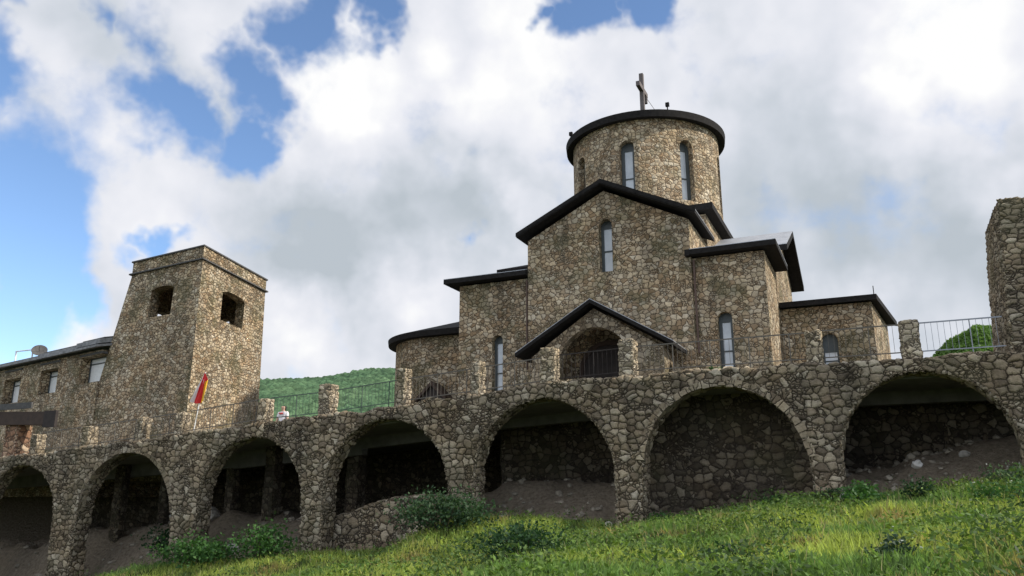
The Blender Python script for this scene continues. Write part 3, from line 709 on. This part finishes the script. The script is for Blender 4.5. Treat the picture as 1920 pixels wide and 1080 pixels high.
for i in range(4):
    j = (i + 1) % 4
    par.add([(Po[i][0], Po[i][1], 12.578), (Po[j][0], Po[j][1], 12.578), (Pi[j][0], Pi[j][1], 12.578), (Pi[i][0], Pi[i][1], 12.578),
             (Po[i][0], Po[i][1], 13.25), (Po[j][0], Po[j][1], 13.25), (Pi[j][0], Pi[j][1], 13.25), (Pi[i][0], Pi[i][1], 13.25)], [(0, 1, 5, 4), (2, 3, 7, 6), (4, 5, 6, 7), (0, 3, 2, 1)])
obj('tower_parapet', par, M['tower'], tower)
cp = MB(); Q = [(x, y) for x, y, z in ringz(12.55, -.12)]; Qi = [(x, y) for x, y, z in ringz(12.55, .6)]
for i in range(4):
    j = (i + 1) % 4
    cp.add([(Q[i][0], Q[i][1], 13.253), (Q[j][0], Q[j][1], 13.253), (Qi[j][0], Qi[j][1], 13.253), (Qi[i][0], Qi[i][1], 13.253),
            (Q[i][0], Q[i][1], 13.33), (Q[j][0], Q[j][1], 13.33), (Qi[j][0], Qi[j][1], 13.33), (Qi[i][0], Qi[i][1], 13.33)], [(0, 1, 5, 4), (2, 3, 7, 6), (4, 5, 6, 7), (0, 3, 2, 1)])
obj('coping', cp, M['slate'], tower)

# ------------------------------------------------------------------ building with deep windows, far left
bd = empty('stone_building', (-46, 33, 1.8), 'low stone building with deep-set pale windows under a dark roof, left of the tower', 'building')
A2, tv, nv = Vector((-38.0, 30.9, 0)), Vector((-.977, .214, 0)), Vector((.214, .977, 0))
def bp_(s, d, z): q = A2 + tv * s + nv * d; return (q.x, q.y, z)
yawb = math.atan2(.214 * -1, .977) * 1.0
cuts = []
for s, wd, zb, hh in ((3.15, 2.35, 6.34, 1.55), (8.2, 2.3, 6.1, 1.5), (13.3, 2.4, 5.85, 1.6)):
    cuts.append(window(bd, bp_(s, 0, zb), yawb, wd, hh, .66, bars=(.78,), arched=False, narrow=.05, head=False, pane='white'))
bm_ = cut(to_mesh('building_wall', MB().prism([bp_(2.0, 0, 0), bp_(20, 0, 0), bp_(20, 9, 0), bp_(2.0, 9, 0)], [bp_(2.0, 0, 8.15), bp_(20, 0, 8.15), bp_(20, 9, 8.15), bp_(2.0, 9, 8.15)])), cuts)
obj('building_wall', bm_, M['tower'], bd)
def bslab(s0, s1, d0, d1, z0, z1, t): return MB().prism([bp_(s0, d0, z0 - t), bp_(s1, d0, z0 - t), bp_(s1, d1, z1 - t), bp_(s0, d1, z1 - t)], [bp_(s0, d0, z0), bp_(s1, d0, z0), bp_(s1, d1, z1), bp_(s0, d1, z1)])
rf_ = obj('building_roof', bslab(1.6, 20.5, -.55, 5, 8.33, 9.6, .13), M['slate2'], bd)
for (sa, sb, up_) in ((1.7, 4.4, .26), (4.4, 9.3, .13), (9.3, 20.4, 0.)):
    obj('roof_layer', bslab(sa, sb, -.34, 5, 8.44 + up_, 9.7 + up_, .10 + up_ * .6), M['slate2'], rf_)
    obj('roof_layer', bslab(sa + .1, sb - .1, -.05, 5, 8.60 + up_, 9.85 + up_, .10), M['slate'], rf_)
for s in (3.15, 8.2, 13.3):
    obj('lintel_board', MB().prism([bp_(s - 1.3, -.05, 7.93), bp_(s + 1.3, -.05, 7.93), bp_(s + 1.3, .3, 7.93), bp_(s - 1.3, .3, 7.93)], [bp_(s - 1.3, -.05, 8.05), bp_(s + 1.3, -.05, 8.05), bp_(s + 1.3, .3, 8.05), bp_(s - 1.3, .3, 8.05)]), M['slate'], bd)
fr_ = empty('pipe_frame', (-53.6, 36, 8.9), 'pale metal pipe frame standing on the dark roof at the far left', 'frame')
obj('upright', MB().bar((-54.45, 36, 8.7), (-54.5, 36, 9.85), .10, .10, 8), M['white'], fr_); obj('upright', MB().bar((-52.75, 36, 8.7), (-52.75, 36, 9.85), .10, .10, 8), M['white'], fr_)
obj('crossbar', MB().bar((-54.55, 36, 9.87), (-52.7, 36, 9.87), .09, .09, 8), M['white'], fr_)
ds = empty('satellite_dish', (-52.2, 36.2, 9.0), 'small grey satellite dish tilted on the roof beside the pipe frame', 'dish')
dmb = MB(); nr = 20
axis = Vector((.62, -.55, .56)).normalized(); ux = axis.orthogonal().normalized(); uy = axis.cross(ux); cc = Vector((-52.35, 36.2, 9.75))
for q, (rad, dep) in enumerate(((0.02, 0.), (.25, .03), (.5, .12))):
    dmb.v += [tuple(cc + axis * dep + (ux * math.cos(2 * math.pi * i / nr) + uy * math.sin(2 * math.pi * i / nr)) * rad) for i in range(nr)]
for q in range(2): dmb.f += [(q * nr + i, q * nr + (i + 1) % nr, (q + 1) * nr + (i + 1) % nr, (q + 1) * nr + i) for i in range(nr)]
obj('reflector', dmb, M['slate'], ds, smooth=True)
obj('mount', MB().bar((-52.35, 36.3, 8.75), tuple(cc), .07, .07, 6).bar(tuple(cc), tuple(cc + axis * .55), .03, .03, 6), M['slate'], ds)
# canopy
cn = empty('wooden_canopy', (-38.5, 27, 1.8), 'brown wooden canopy roof over the entrance at the far left of the walkway', 'canopy')
obj('canopy_roof', MB().prism([(-42, 26.1, 3.55), (-36.62, 26.1, 3.38), (-37.0, 26.9, 3.4), (-42, 26.9, 3.6)], [(-42, 26.1, 4.2), (-36.62, 26.1, 4.0), (-37.0, 26.9, 4.05), (-42, 26.9, 4.3)]), M['wood'], cn)
obj('end_beam', MB().box((-36.59, 26.0, 3.24), (-35.75, 26.15, 4.02)), M['dwood'], cn)
obj('roof_edge', MB().box((-42, 26.0, 4.2), (-37.6, 26.09, 4.5)), M['slate'], cn)
pmx = remesh(to_mesh('canopy_pillar', MB().box((-39.7, 26.3, 1.2), (-38.75, 27.1, 3.56))), .08); jiggle(pmx, .04, 2.5, 4)
RED = [(0.0, (.16, .10, .07)), (.4, (.28, .18, .13)), (.7, (.36, .27, .20)), (1.0, (.42, .36, .29))]
obj('canopy_pillar', pmx, stone('red_pillar_stone', RED, .36, .03, (.08, .06, .05), 1.3, .05, seed=1.9), cn)

# ------------------------------------------------------------------ tower at the right edge
rt = empty('ruined_tower', (5.2, 26.4, 3.6), 'tall dark rough-topped stone tower cut off by the right edge of the picture', 'tower')
rmb = MB().prism([(3.40, 25.2, 3.2), (7.6, 25.2, 3.2), (7.6, 29.0, 3.2), (3.40, 29.0, 3.2)], [(3.72, 25.25, 8.22), (7.2, 25.25, 8.2), (7.2, 28.6, 8.2), (3.72, 28.6, 8.22)])
for (x, y, z, s) in ((3.98, 25.5, 8.12, .18), (3.66, 25.45, 7.5, .09)):
    rmb.box((x - s, y - s, z - .3), (x + s, y + s, z + s * .75))
rm_ = remesh(to_mesh('ruin_wall', rmb), .06); jiggle(rm_, .03, 1.4, 9)
obj('ruin_wall', rm_, M['ruin'], rt, smooth=True)

# ------------------------------------------------------------------ flag and person
fl = empty('flag', (-26.5, 25.75, 2.5), 'red and yellow flag with a white edge hanging limp from its slanted pole', 'flag')
T_ = Vector((-26.22, 25.75, 5.22)); Bt_ = Vector((-26.62, 25.75, 2.4))
obj('pole', MB().bar(Bt_, T_, .045, .045, 8), M['white'], fl)
nu, nv_ = 14, 12; vs = []; fs = []
for j in range(nv_ + 1):
    v = j / nv_
    for i in range(nu + 1):
        u = i / nu
        xl = -26.24 + (-26.84 + 26.24) * v ** 1.2; xr = -26.18 + .22 * min(1, v * 3) - .16 * max(0, v - .3)
        zz = 5.17 - 1.22 * v + .12 * u * math.sin(v * 3) - .10 * (1 - abs(2 * u - 1)) * v
        vs.append((xl + (xr - xl) * u, 25.70 - .09 * math.sin(u * 13 + v * 2) * min(1, v * 2), zz))
for j in range(nv_):
    for i in range(nu): fs.append((j * (nu + 1) + i, j * (nu + 1) + i + 1, (j + 1) * (nu + 1) + i + 1, (j + 1) * (nu + 1) + i))
fm_ = bpy.data.meshes.new('cloth'); fm_.from_pydata(vs, [], fs); fm_.update()
for c in ((.75, .72, .70), (.62, .03, .03), (.75, .42, .03)): fm_.materials.append(plain('flag_cloth', c, .8, var=.05))
for p in fm_.polygons:
    u = (p.index % nu) / nu; v = (p.index // nu) / nv_
    p.material_index = 0 if u < .13 else (1 if u < .60 else 2); p.use_smooth = True
    if u > .60 and v < .32: p.material_index = 1
fo = bpy.data.objects.new('cloth', fm_); C.objects.link(fo); attach(fo, fl)

def skin_body(name, joints, edges, mat, parent, sub=2):
    me = bpy.data.meshes.new(name); me.from_pydata([j[0] for j in joints], edges, []); me.update()
    o = bpy.data.objects.new(name, me); C.objects.link(o)
    md = o.modifiers.new('s', 'SKIN'); sv = me.skin_vertices[0].data
    for k, j in enumerate(joints): sv[k].radius = (j[1], j[2] if len(j) > 2 else j[1]); sv[k].use_root = (k == 0)
    ms = o.modifiers.new('u', 'SUBSURF'); ms.levels = ms.render_levels = sub
    r = evaluated(o); bpy.data.objects.remove(o, do_unlink=True)
    r.polygons.foreach_set('use_smooth', [True] * len(r.polygons))
    return obj(name, r, mat, parent, uv=False)
px0, py0 = -27.65, 32.6; fz = float(top(px0)) - .08
PS = (4.56 - fz) / 1.72
def J(x, y, z, r, r2=None): return ((px0 + x * PS, py0 + y * PS, fz + z * PS), r * PS, (r2 or r) * PS)
pe = empty('person', (px0, py0, fz), 'person with dark hair in a white top with red stripe, standing behind the railing', 'person')
skin = plain('skin', (.42, .26, .19), .6, var=.05); shirt = plain('white_shirt', (.72, .68, .68), .8, var=.05); red = plain('red_cloth', (.5, .06, .06), .8); dark = plain('dark_trousers', (.05, .055, .08), .85); hair = plain('dark_hair', (.02, .015, .012), .7)
bj = [J(0, 0, .95, .15, .11), J(0, 0, 1.15, .14, .10), J(0, 0, 1.36, .17, .11), J(0, 0, 1.47, .07), J(0, -.01, 1.53, .055), J(0, -.02, 1.60, .085, .10), J(0, -.02, 1.68, .08, .095),
      J(.18, 0, 1.40, .06), J(.26, -.02, 1.14, .045), J(.24, -.16, .93, .035), J(-.18, 0, 1.40, .06), J(-.26, -.02, 1.14, .045), J(-.24, -.16, .93, .035),
      J(.09, 0, .86, .09), J(.10, -.01, .48, .065), J(.10, .02, .09, .045), J(.11, -.14, .04, .04), J(-.09, 0, .86, .09), J(-.10, -.01, .48, .065), J(-.10, .02, .09, .045), J(-.11, -.14, .04, .04)]
be = [(0, 1), (1, 2), (2, 3), (3, 4), (4, 5), (5, 6), (2, 7), (7, 8), (8, 9), (2, 10), (10, 11), (11, 12), (0, 13), (13, 14), (14, 15), (15, 16), (0, 17), (17, 18), (18, 19), (19, 20)]
skin_body('body', bj, be, skin, pe)
skin_body('top', [J(0, 0, .93, .175, .135), J(0, 0, 1.15, .165, .125), J(0, 0, 1.36, .195, .13), J(0, 0, 1.44, .09), J(.19, 0, 1.40, .078), J(.25, -.01, 1.2, .065), J(-.19, 0, 1.40, .078), J(-.25, -.01, 1.2, .065)], [(0, 1), (1, 2), (2, 3), (2, 4), (4, 5), (2, 6), (6, 7)], shirt, pe)
skin_body('stripe', [J(-.10, -.135, 1.39, .035), J(0, -.15, 1.36, .035), J(.10, -.135, 1.39, .035)], [(0, 1), (1, 2)], red, pe)
skin_body('trousers', [J(0, 0, .93, .165, .125), J(.09, 0, .84, .105), J(.10, -.01, .48, .08), J(.10, .02, .1, .065), J(-.09, 0, .84, .105), J(-.10, -.01, .48, .08), J(-.10, .02, .1, .065)], [(0, 1), (1, 2), (2, 3), (0, 4), (4, 5), (5, 6)], dark, pe)
skin_body('hair', [J(0, .035, 1.69, .10, .095), J(0, .06, 1.60, .085), J(0, .05, 1.50, .06)], [(0, 1), (1, 2)], hair, pe)
for s in (-1, 1):
    for k in range(5):
        skin_body('finger', [J(s * (.24 + (k - 2) * .016), -.17, .915, .012), J(s * (.24 + (k - 2) * .017), -.19, .87, .010), J(s * (.24 + (k - 2) * .016), -.185, .835 + abs(k - 2) * .008, .008)], [(0, 1), (1, 2)], skin, pe, 1)

# ------------------------------------------------------------------ vegetation
def cards(name, mat, P, Nrm, size, col, parent=None, aspect=.55):
    """leaf quads: P centres, Nrm normals, size per leaf, col per leaf"""
    n = len(P); a = rng.normal(size=(n, 3)); u = np.cross(Nrm, a); u /= np.linalg.norm(u, axis=1)[:, None] + 1e-9; v = np.cross(Nrm, u)
    u = u * size[:, None] * .5; v = v * size[:, None] * .5 * aspect
    V = np.stack([P - u, P + v * 1.0, P + u, P - v], 1).reshape(-1, 3)
    me = bpy.data.meshes.new(name); me.vertices.add(4 * n); me.vertices.foreach_set('co', V.ravel())
    me.loops.add(4 * n); me.loops.foreach_set('vertex_index', np.arange(4 * n, dtype=np.int32))
    me.polygons.add(n); me.polygons.foreach_set('loop_start', np.arange(0, 4 * n, 4, dtype=np.int32)); me.polygons.foreach_set('loop_total', np.full(n, 4, np.int32))
    me.update(calc_edges=True)
    ca = me.color_attributes.new('col', 'FLOAT_COLOR', 'POINT'); cc = np.concatenate([np.repeat(col, 4, 0), np.ones((4 * n, 1))], 1); ca.data.foreach_set('color', cc.ravel())
    me.materials.append(mat); o = bpy.data.objects.new(name, me); C.objects.link(o)
    if parent: attach(o, parent)
    return o
def bush(name, x, y, rx, rz, n, c0, c1, label, cat='bush', leaf=.10, group=None, ry=None, z=None, flowers=0):
    z = float(gz(x, y)) if z is None else z
    t = empty(name, (x, y, z), label, cat, group); ry = ry or rx
    k = max(5, n // 60); cl = []
    for i in range(k):
        th = rng.uniform(0, 6.28); rad = rng.uniform(0, .8) ** .6; cl.append((math.cos(th) * rad * rx, math.sin(th) * rad * ry, rng.uniform(.25, .95) * rz * (1 - .5 * rad * rad)))
    cl = np.array(cl); idx = rng.integers(0, k, n)
    P = cl[idx] + rng.normal(size=(n, 3)) * np.array([rx * .22, ry * .22, rz * .16]); P[:, 2] = np.abs(P[:, 2])
    Nn = rng.normal(size=(n, 3)) + np.array([0, 0, .8]); Nn /= np.linalg.norm(Nn, axis=1)[:, None]
    f = (rng.random(n) * .6 + (idx % 7) / 7 * .4)[:, None]
    col = np.array(c0) * (1 - f) + np.array(c1) * f
    cards('foliage', M['leaf'], P + np.array([x, y, z]), Nn, rng.uniform(.6, 1.3, n) * leaf, col, t)
    sm = MB()
    for c in cl[:26]: sm.bar((x + c[0] * .2, y + c[1] * .2, z - .05), (x + c[0] * .95, y + c[1] * .95, z + c[2] * .95), .018, .018, 4)
    obj('stems', sm, M['bark'], t, uv=False)
    if flowers:
        Pf = cl[rng.integers(0, k, flowers)] + rng.normal(size=(flowers, 3)) * np.array([rx * .25, ry * .25, .05]); Pf[:, 2] = np.abs(Pf[:, 2]) + rz * .3
        cards('flowers', M['leaf'], Pf + np.array([x, y, z]), np.tile([0, -.3, 1.], (flowers, 1)) + rng.normal(size=(flowers, 3)) * .3, rng.uniform(.025, .05, flowers), np.tile([.5, .53, .45], (flowers, 1)), t, .9)['kind'] = 'stuff'
    return t
DG0, DG1 = (.012, .035, .014), (.035, .085, .028)
MG0, MG1 = (.025, .075, .02), (.07, .16, .035)
BUSH = 'low bushes and weeds on the grassy slope'
bush('bush', -7.6, 17.4, 1.15, .95, 2600, DG0, DG1, 'dark green bush in the middle of the grass slope, below the porch arch', leaf=.11, group=BUSH)
bush('bush', -12.9, 23.0, 1.75, 1.2, 3400, DG0, (.07, .13, .055), 'wide dark green shrub growing against the right end of the low rubble wall', leaf=.12, group=BUSH, ry=.8)
bush('bush', -2.5, 14.2, .45, .35, 500, DG0, DG1, 'small dark weed clump low in the grass right of centre', leaf=.09, group=BUSH)
bush('bush', .75, 23.2, .42, .55, 500, DG0, DG1, 'small round dark bush in front of the rightmost arch, just below the white rock', leaf=.10, group=BUSH)
bush('bush', -.6, 23.4, .75, .6, 800, MG0, MG1, 'bright green leafy weeds right of the pier between the two right-hand arches', leaf=.12, group=BUSH)
bush('bush', 2.3, 19.8, .7, .6, 800, MG0, MG1, 'bright green weed patch with pale flowers at the right edge of the slope', leaf=.10, group=BUSH, flowers=26)
bush('bush', .05, 12.5, .4, .35, 520, DG0, (.05, .09, .05), 'dark weed clump with white flower heads at the lower right', leaf=.08, group=BUSH, flowers=14)
bush('bush', -20.7, 23.8, 1.1, 1.25, 1600, MG0, MG1, 'bright green leafy shrub at the foot of the pier left of the low rubble wall', leaf=.14, group=BUSH)
bush('bush', -23.6, 23.6, 1.8, 1.0, 2600, MG0, MG1, 'long bright green weed bank below the third arch from the left', leaf=.14, group=BUSH, ry=.8)
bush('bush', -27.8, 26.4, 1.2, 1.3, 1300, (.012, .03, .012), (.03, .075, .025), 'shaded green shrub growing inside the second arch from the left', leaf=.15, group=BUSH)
bush('bush', -2.6, 24.5, .8, .35, 600, MG0, MG1, 'low green weeds along the foot of the masonry-filled arch', leaf=.10, group=BUSH)
bush('bush', -1.45, 24.45, .45, .4, 420, (.03, .06, .03), (.08, .13, .06), 'grey-green weeds hugging the base of the pier between the two right-hand arches', leaf=.09, group=BUSH)
bush('bush', -6.1, 24.2, .6, .4, 420, MG0, MG1, 'green weeds at the left foot of the masonry-filled arch', leaf=.10, group=BUSH)
bush('bush', 2.9, 23.9, .7, .6, 800, (.03, .06, .03), (.09, .15, .06), 'leafy weeds with white flower heads at the right end of the rightmost arch', leaf=.10, group=BUSH, flowers=26)
bush('bush', -5.2, 22.2, .6, .32, 420, MG0, MG1, 'low leafy clump in the lime grass below the masonry-filled arch', leaf=.10, group=BUSH)
bush('bush', -9.0, 14.6, .8, .25, 500, (.03, .03, .012), (.07, .075, .03), 'dull brownish weed patch at the bottom edge left of centre', leaf=.09, group=BUSH)
# green bank behind the railing at the right, thick with low plants
bx, by = np.meshgrid(np.linspace(1.5, 12, 60), np.linspace(37.5, 47, 50))
def bank_z(x, y): return 3.3 + 4.05 * np.exp(-(np.maximum(0, 4.5 - x) / 3.2) ** 2) * np.exp(-((y - 42) / 3.2) ** 2) * (.9 + .2 * fbm(x * .9, y * .9, 3, 77))
bk = grid_obj('grass_bank', np.linspace(1.5, 12, 60), np.linspace(37.5, 47, 50), bank_z, M['ground']); tag(bk, kind='structure')
nb = 34000; X_ = rng.uniform(1.7, 8, nb); Y_ = rng.uniform(37.8, 43, nb); Z_ = bank_z(X_, Y_) + rng.uniform(0, .4, nb) * fbm(X_ * 1.2, Y_ * 1.2, 3, 5)
Nn = rng.normal(size=(nb, 3)) + np.array([0, -.3, .9]); Nn /= np.linalg.norm(Nn, axis=1)[:, None]; f = (fbm(X_ * .8, Y_ * .8 + Z_, 3, 6) * .6 + rng.random(nb) * .4)[:, None]
bo = cards('bank_plants', M['leaf'], np.stack([X_, Y_, Z_], 1), Nn, rng.uniform(.09, .24, nb), np.array([.06, .13, .03]) * (1 - f) + np.array([.20, .33, .08]) * f)
tag(bo, 'bright green low plants covering the bank behind the pale railing at right', 'plants', kind='stuff')
bush('wall_weed', -4.3, 25.3, .35, .18, 160, MG0, MG1, 'small green weed tuft growing on top of the wall left of the low wing', 'weed', leaf=.08, z=3.78, ry=.2)

# grass blades on the slope
N = 350000
yy = np.sqrt(rng.uniform(6.5 ** 2, 25.4 ** 2, N)); b_ = np.radians(rng.uniform(-60, 20, N)); xx = yy * np.tan(b_)
kp = (xx > -40) & (xx < 10.5); xx, yy = xx[kp], yy[kp]
dens = fbm(xx * .7, yy * .7, 3, 21); kp = rng.random(len(xx)) < np.clip((dens - .22) * 3.2, .12, 1); xx, yy = xx[kp], yy[kp]
inside = (yy > 24.9) & (rng.random(len(xx)) > .25); xx, yy = xx[~inside], yy[~inside]
n = len(xx); zz = gz(xx, yy)
pat = fbm(xx * .30 + 9, yy * .42, 5, 31); p2 = fbm(xx * 1.6, yy * 1.6, 3, 41); hgt = (.07 + .22 * rng.random(n) ** 1.8) * (.55 + .9 * p2)
lime = np.array([.34, .41, .10]); green = np.array([.15, .255, .07]); deep = np.array([.055, .095, .032]); dry = np.array([.33, .24, .12])
k1 = np.clip((pat - .40) * 6.5, 0, 1)[:, None]; col = green * (1 - k1) + lime * k1
k2 = np.clip((.46 - p2) * 6, 0, 1)[:, None]; col = col * (1 - k2) + deep * k2
dp = fbm(xx * .8 + 40, yy * .8, 3, 51); k3 = (np.clip((dp - .60) * 7, 0, .85) * (rng.random(n) < .75))[:, None]; col = col * (1 - k3) + dry * k3
col *= rng.uniform(.65, 1.35, n)[:, None]
tall = rng.random(n) < np.clip((yy - 8) / 12, 0, 1) * .010; hgt = np.where(tall, rng.uniform(.25, .5, n), hgt); col[tall] = np.array([.34, .32, .17]) * rng.uniform(.7, 1.2, (int(tall.sum()), 1))
az = rng.uniform(0, 6.283, n); wd = rng.uniform(.012, .026, n); wd = np.where(tall, wd * .7, wd); lean = rng.uniform(.1, .75, n) * hgt * np.where(tall, .5, 1); la = rng.uniform(0, 6.283, n)
base = np.stack([xx, yy, zz - .02], 1); side = np.stack([np.cos(az), np.sin(az), np.zeros(n)], 1) * wd[:, None] / 2
ld = np.stack([np.cos(la), np.sin(la), np.zeros(n)], 1) * lean[:, None]
midp = base + ld * .35 + np.array([0, 0, 1]) * (hgt * .6)[:, None]; tip = base + ld + np.array([0, 0, 1]) * hgt[:, None]
V = np.stack([base - side, base + side, midp + side * .8, tip, midp - side * .8], 1).reshape(-1, 3)
me = bpy.data.meshes.new('grass'); me.vertices.add(5 * n); me.vertices.foreach_set('co', V.ravel())
me.loops.add(5 * n); me.loops.foreach_set('vertex_index', np.arange(5 * n, dtype=np.int32)); me.polygons.add(n)
me.polygons.foreach_set('loop_start', np.arange(0, 5 * n, 5, dtype=np.int32)); me.polygons.foreach_set('loop_total', np.full(n, 5, np.int32)); me.update(calc_edges=True)
ca = me.color_attributes.new('col', 'FLOAT_COLOR', 'POINT'); ca.data.foreach_set('color', np.concatenate([np.repeat(col, 5, 0), np.ones((5 * n, 1))], 1).ravel())
me.materials.append(M['blade']); go = bpy.data.objects.new('grass', me); C.objects.link(go)
tag(go, 'lime and green wild grass covering the slope below the arcade', 'grass', kind='stuff')
# taller dark weeds in clumps
N = 90000
yy = np.sqrt(rng.uniform(7 ** 2, 25 ** 2, N)); xx = yy * np.tan(np.radians(rng.uniform(-60, 12, N)))
den = fbm(xx * .55 + 17, yy * .75, 4, 81)
kp = (xx > -33) & (xx < 7) & (rng.random(N) < np.clip((den - .575) * 6, 0, 1)); xx, yy = xx[kp], yy[kp]; n = len(xx)
hh = rng.uniform(.05, .55, n) * np.clip((den[kp] - .48) * 9, .3, 1.1)
P = np.stack([xx, yy, gz(xx, yy) + hh], 1); Nn = rng.normal(size=(n, 3)) * .8 + np.array([0, 0, .8]); Nn /= np.linalg.norm(Nn, axis=1)[:, None]
f = fbm(xx * .5 + 3, yy * .5, 3, 91)[:, None]; col = (np.array([.022, .05, .016]) * (1 - f) + np.array([.10, .16, .04]) * f) * rng.uniform(.6, 1.4, n)[:, None]
tw_ = cards('tall_weeds', M['leaf'], P, Nn, rng.uniform(.05, .12, n), col, None, .4); tag(tw_, 'patches of taller dark green weeds standing in the grass slope', 'weeds', kind='stuff')
# broad leaves among the grass
N = 46000
yy = np.sqrt(rng.uniform(7 ** 2, 25 ** 2, N)); xx = yy * np.tan(np.radians(rng.uniform(-60, 20, N)))
kp = (xx > -40) & (xx < 7) & (fbm(xx * .9 + 70, yy * .9, 3, 61) > .44); xx, yy = xx[kp], yy[kp]; n = len(xx)
P = np.stack([xx, yy, gz(xx, yy) + rng.uniform(.04, .34, n)], 1); Nn = rng.normal(size=(n, 3)) * .7 + np.array([0, 0, 1.]); Nn /= np.linalg.norm(Nn, axis=1)[:, None]
f = fbm(xx * .6, yy * .6, 3, 71)[:, None]; col = (np.array([.04, .10, .022]) * (1 - f) + np.array([.15, .22, .04]) * f) * rng.uniform(.6, 1.4, n)[:, None]
wo = cards('weeds', M['leaf'], P, Nn, rng.uniform(.05, .13, n), col); tag(wo, 'broad-leaved weeds scattered through the grass slope', 'weeds', kind='stuff')

# ------------------------------------------------------------------ loose rocks
def rock(x, y, s, label, pale=1.0, dz=0.):
    bm = bmesh.new(); bmesh.ops.create_icosphere(bm, subdivisions=2, radius=1)
    sx, sy, sz = s * rnd.uniform(.8, 1.2), s * rnd.uniform(.8, 1.1), s * rnd.uniform(.6, .95); sd = rnd.random() * 50
    for v in bm.verts:
        q = v.co.copy(); k = 1 + 1.1 * (float(fbm(q.x * 1.2 + sd, q.y * 1.2 + q.z * 1.7, 2, 5)) - .5)
        v.co = Vector((x + q.x * sx * k, y + q.y * sy * k, float(gz(x, y)) + dz + sz * .45 + q.z * sz * k))
    me = bpy.data.meshes.new('rock'); bm.to_mesh(me); bm.free()
    tag(obj('rock', me, M['prock'] if pale > 1 else M['rock'], uv=False), label, 'rock', 'loose rocks under the arches')
M['prock'] = plain('pale_rock', (.62, .59, .55), .9, var=.2, scale=6, bump=.03)
rock(.9, 27.2, .15, 'small white rock lying on the dirt inside the rightmost arch', 2.)
rock(-2.9, 25.6, .12, 'pale flat stone at the bottom of the masonry-filled arch', 2.)
rock(-8.0, 24.8, .2, 'grey block left at the foot of the pier between the two centre arches')
rock(-1.1, 24.75, .22, 'grey stone block at the right foot of the pier between the right-hand arches')
rock(-12.0, 25.6, .16, 'small rock beside the left foot of the arch below the porch')
rock(-29.4, 28.3, .55, 'large boulder at the back of the second arch from the left')
rock(-27.9, 28.4, .48, 'boulder at the back right of the second arch from the left')
rock(-24.6, 26.5, .3, 'grey rock on the dirt inside the third arch from the left')
rock(2.2, 27.4, .16, 'flat brown stone on the dirt right of the white rock')

# broken stone scattered over the earth under the arches
bm = bmesh.new(); bmesh.ops.create_icosphere(bm, subdivisions=1, radius=1)
tv_ = np.array([v.co[:] for v in bm.verts]); tf = np.array([[v.index for v in f.verts] for f in bm.faces]); bm.free()
V = []; F = []; o = 0
for k in range(1900):
    x = rng.uniform(-42, 7); y = rng.uniform(25.4, 29.6)
    if -6.9 < x < -1.9 and y > 26.9: continue
    if float(fbm(x * .8, y * .8, 3, 33)) < .42: continue
    sc = .03 + .13 * rng.random() ** 3
    q = tv_ * (1 + .5 * (rng.random((len(tv_), 1)) - .5)) * np.array([sc * rng.uniform(.7, 1.5), sc, sc * rng.uniform(.45, .9)])
    a = rng.uniform(0, 6.28); c, s1 = math.cos(a), math.sin(a); q = q @ np.array([[c, -s1, 0], [s1, c, 0], [0, 0, 1]])
    V.append(q + np.array([x, y, float(gz(x, y)) + sc * .2])); F.append(tf + o); o += len(tv_)
me = bpy.data.meshes.new('rubble'); me.from_pydata(np.concatenate(V).tolist(), [], np.concatenate(F).tolist()); me.update(); me.materials.append(plain('rubble_stone_earthy', (.25, .215, .165), .95, var=.4, scale=5, bump=.03))
ro = bpy.data.objects.new('rubble', me); C.objects.link(ro); tag(ro, 'broken stones scattered over the bare earth under the arches', 'rubble', kind='stuff')
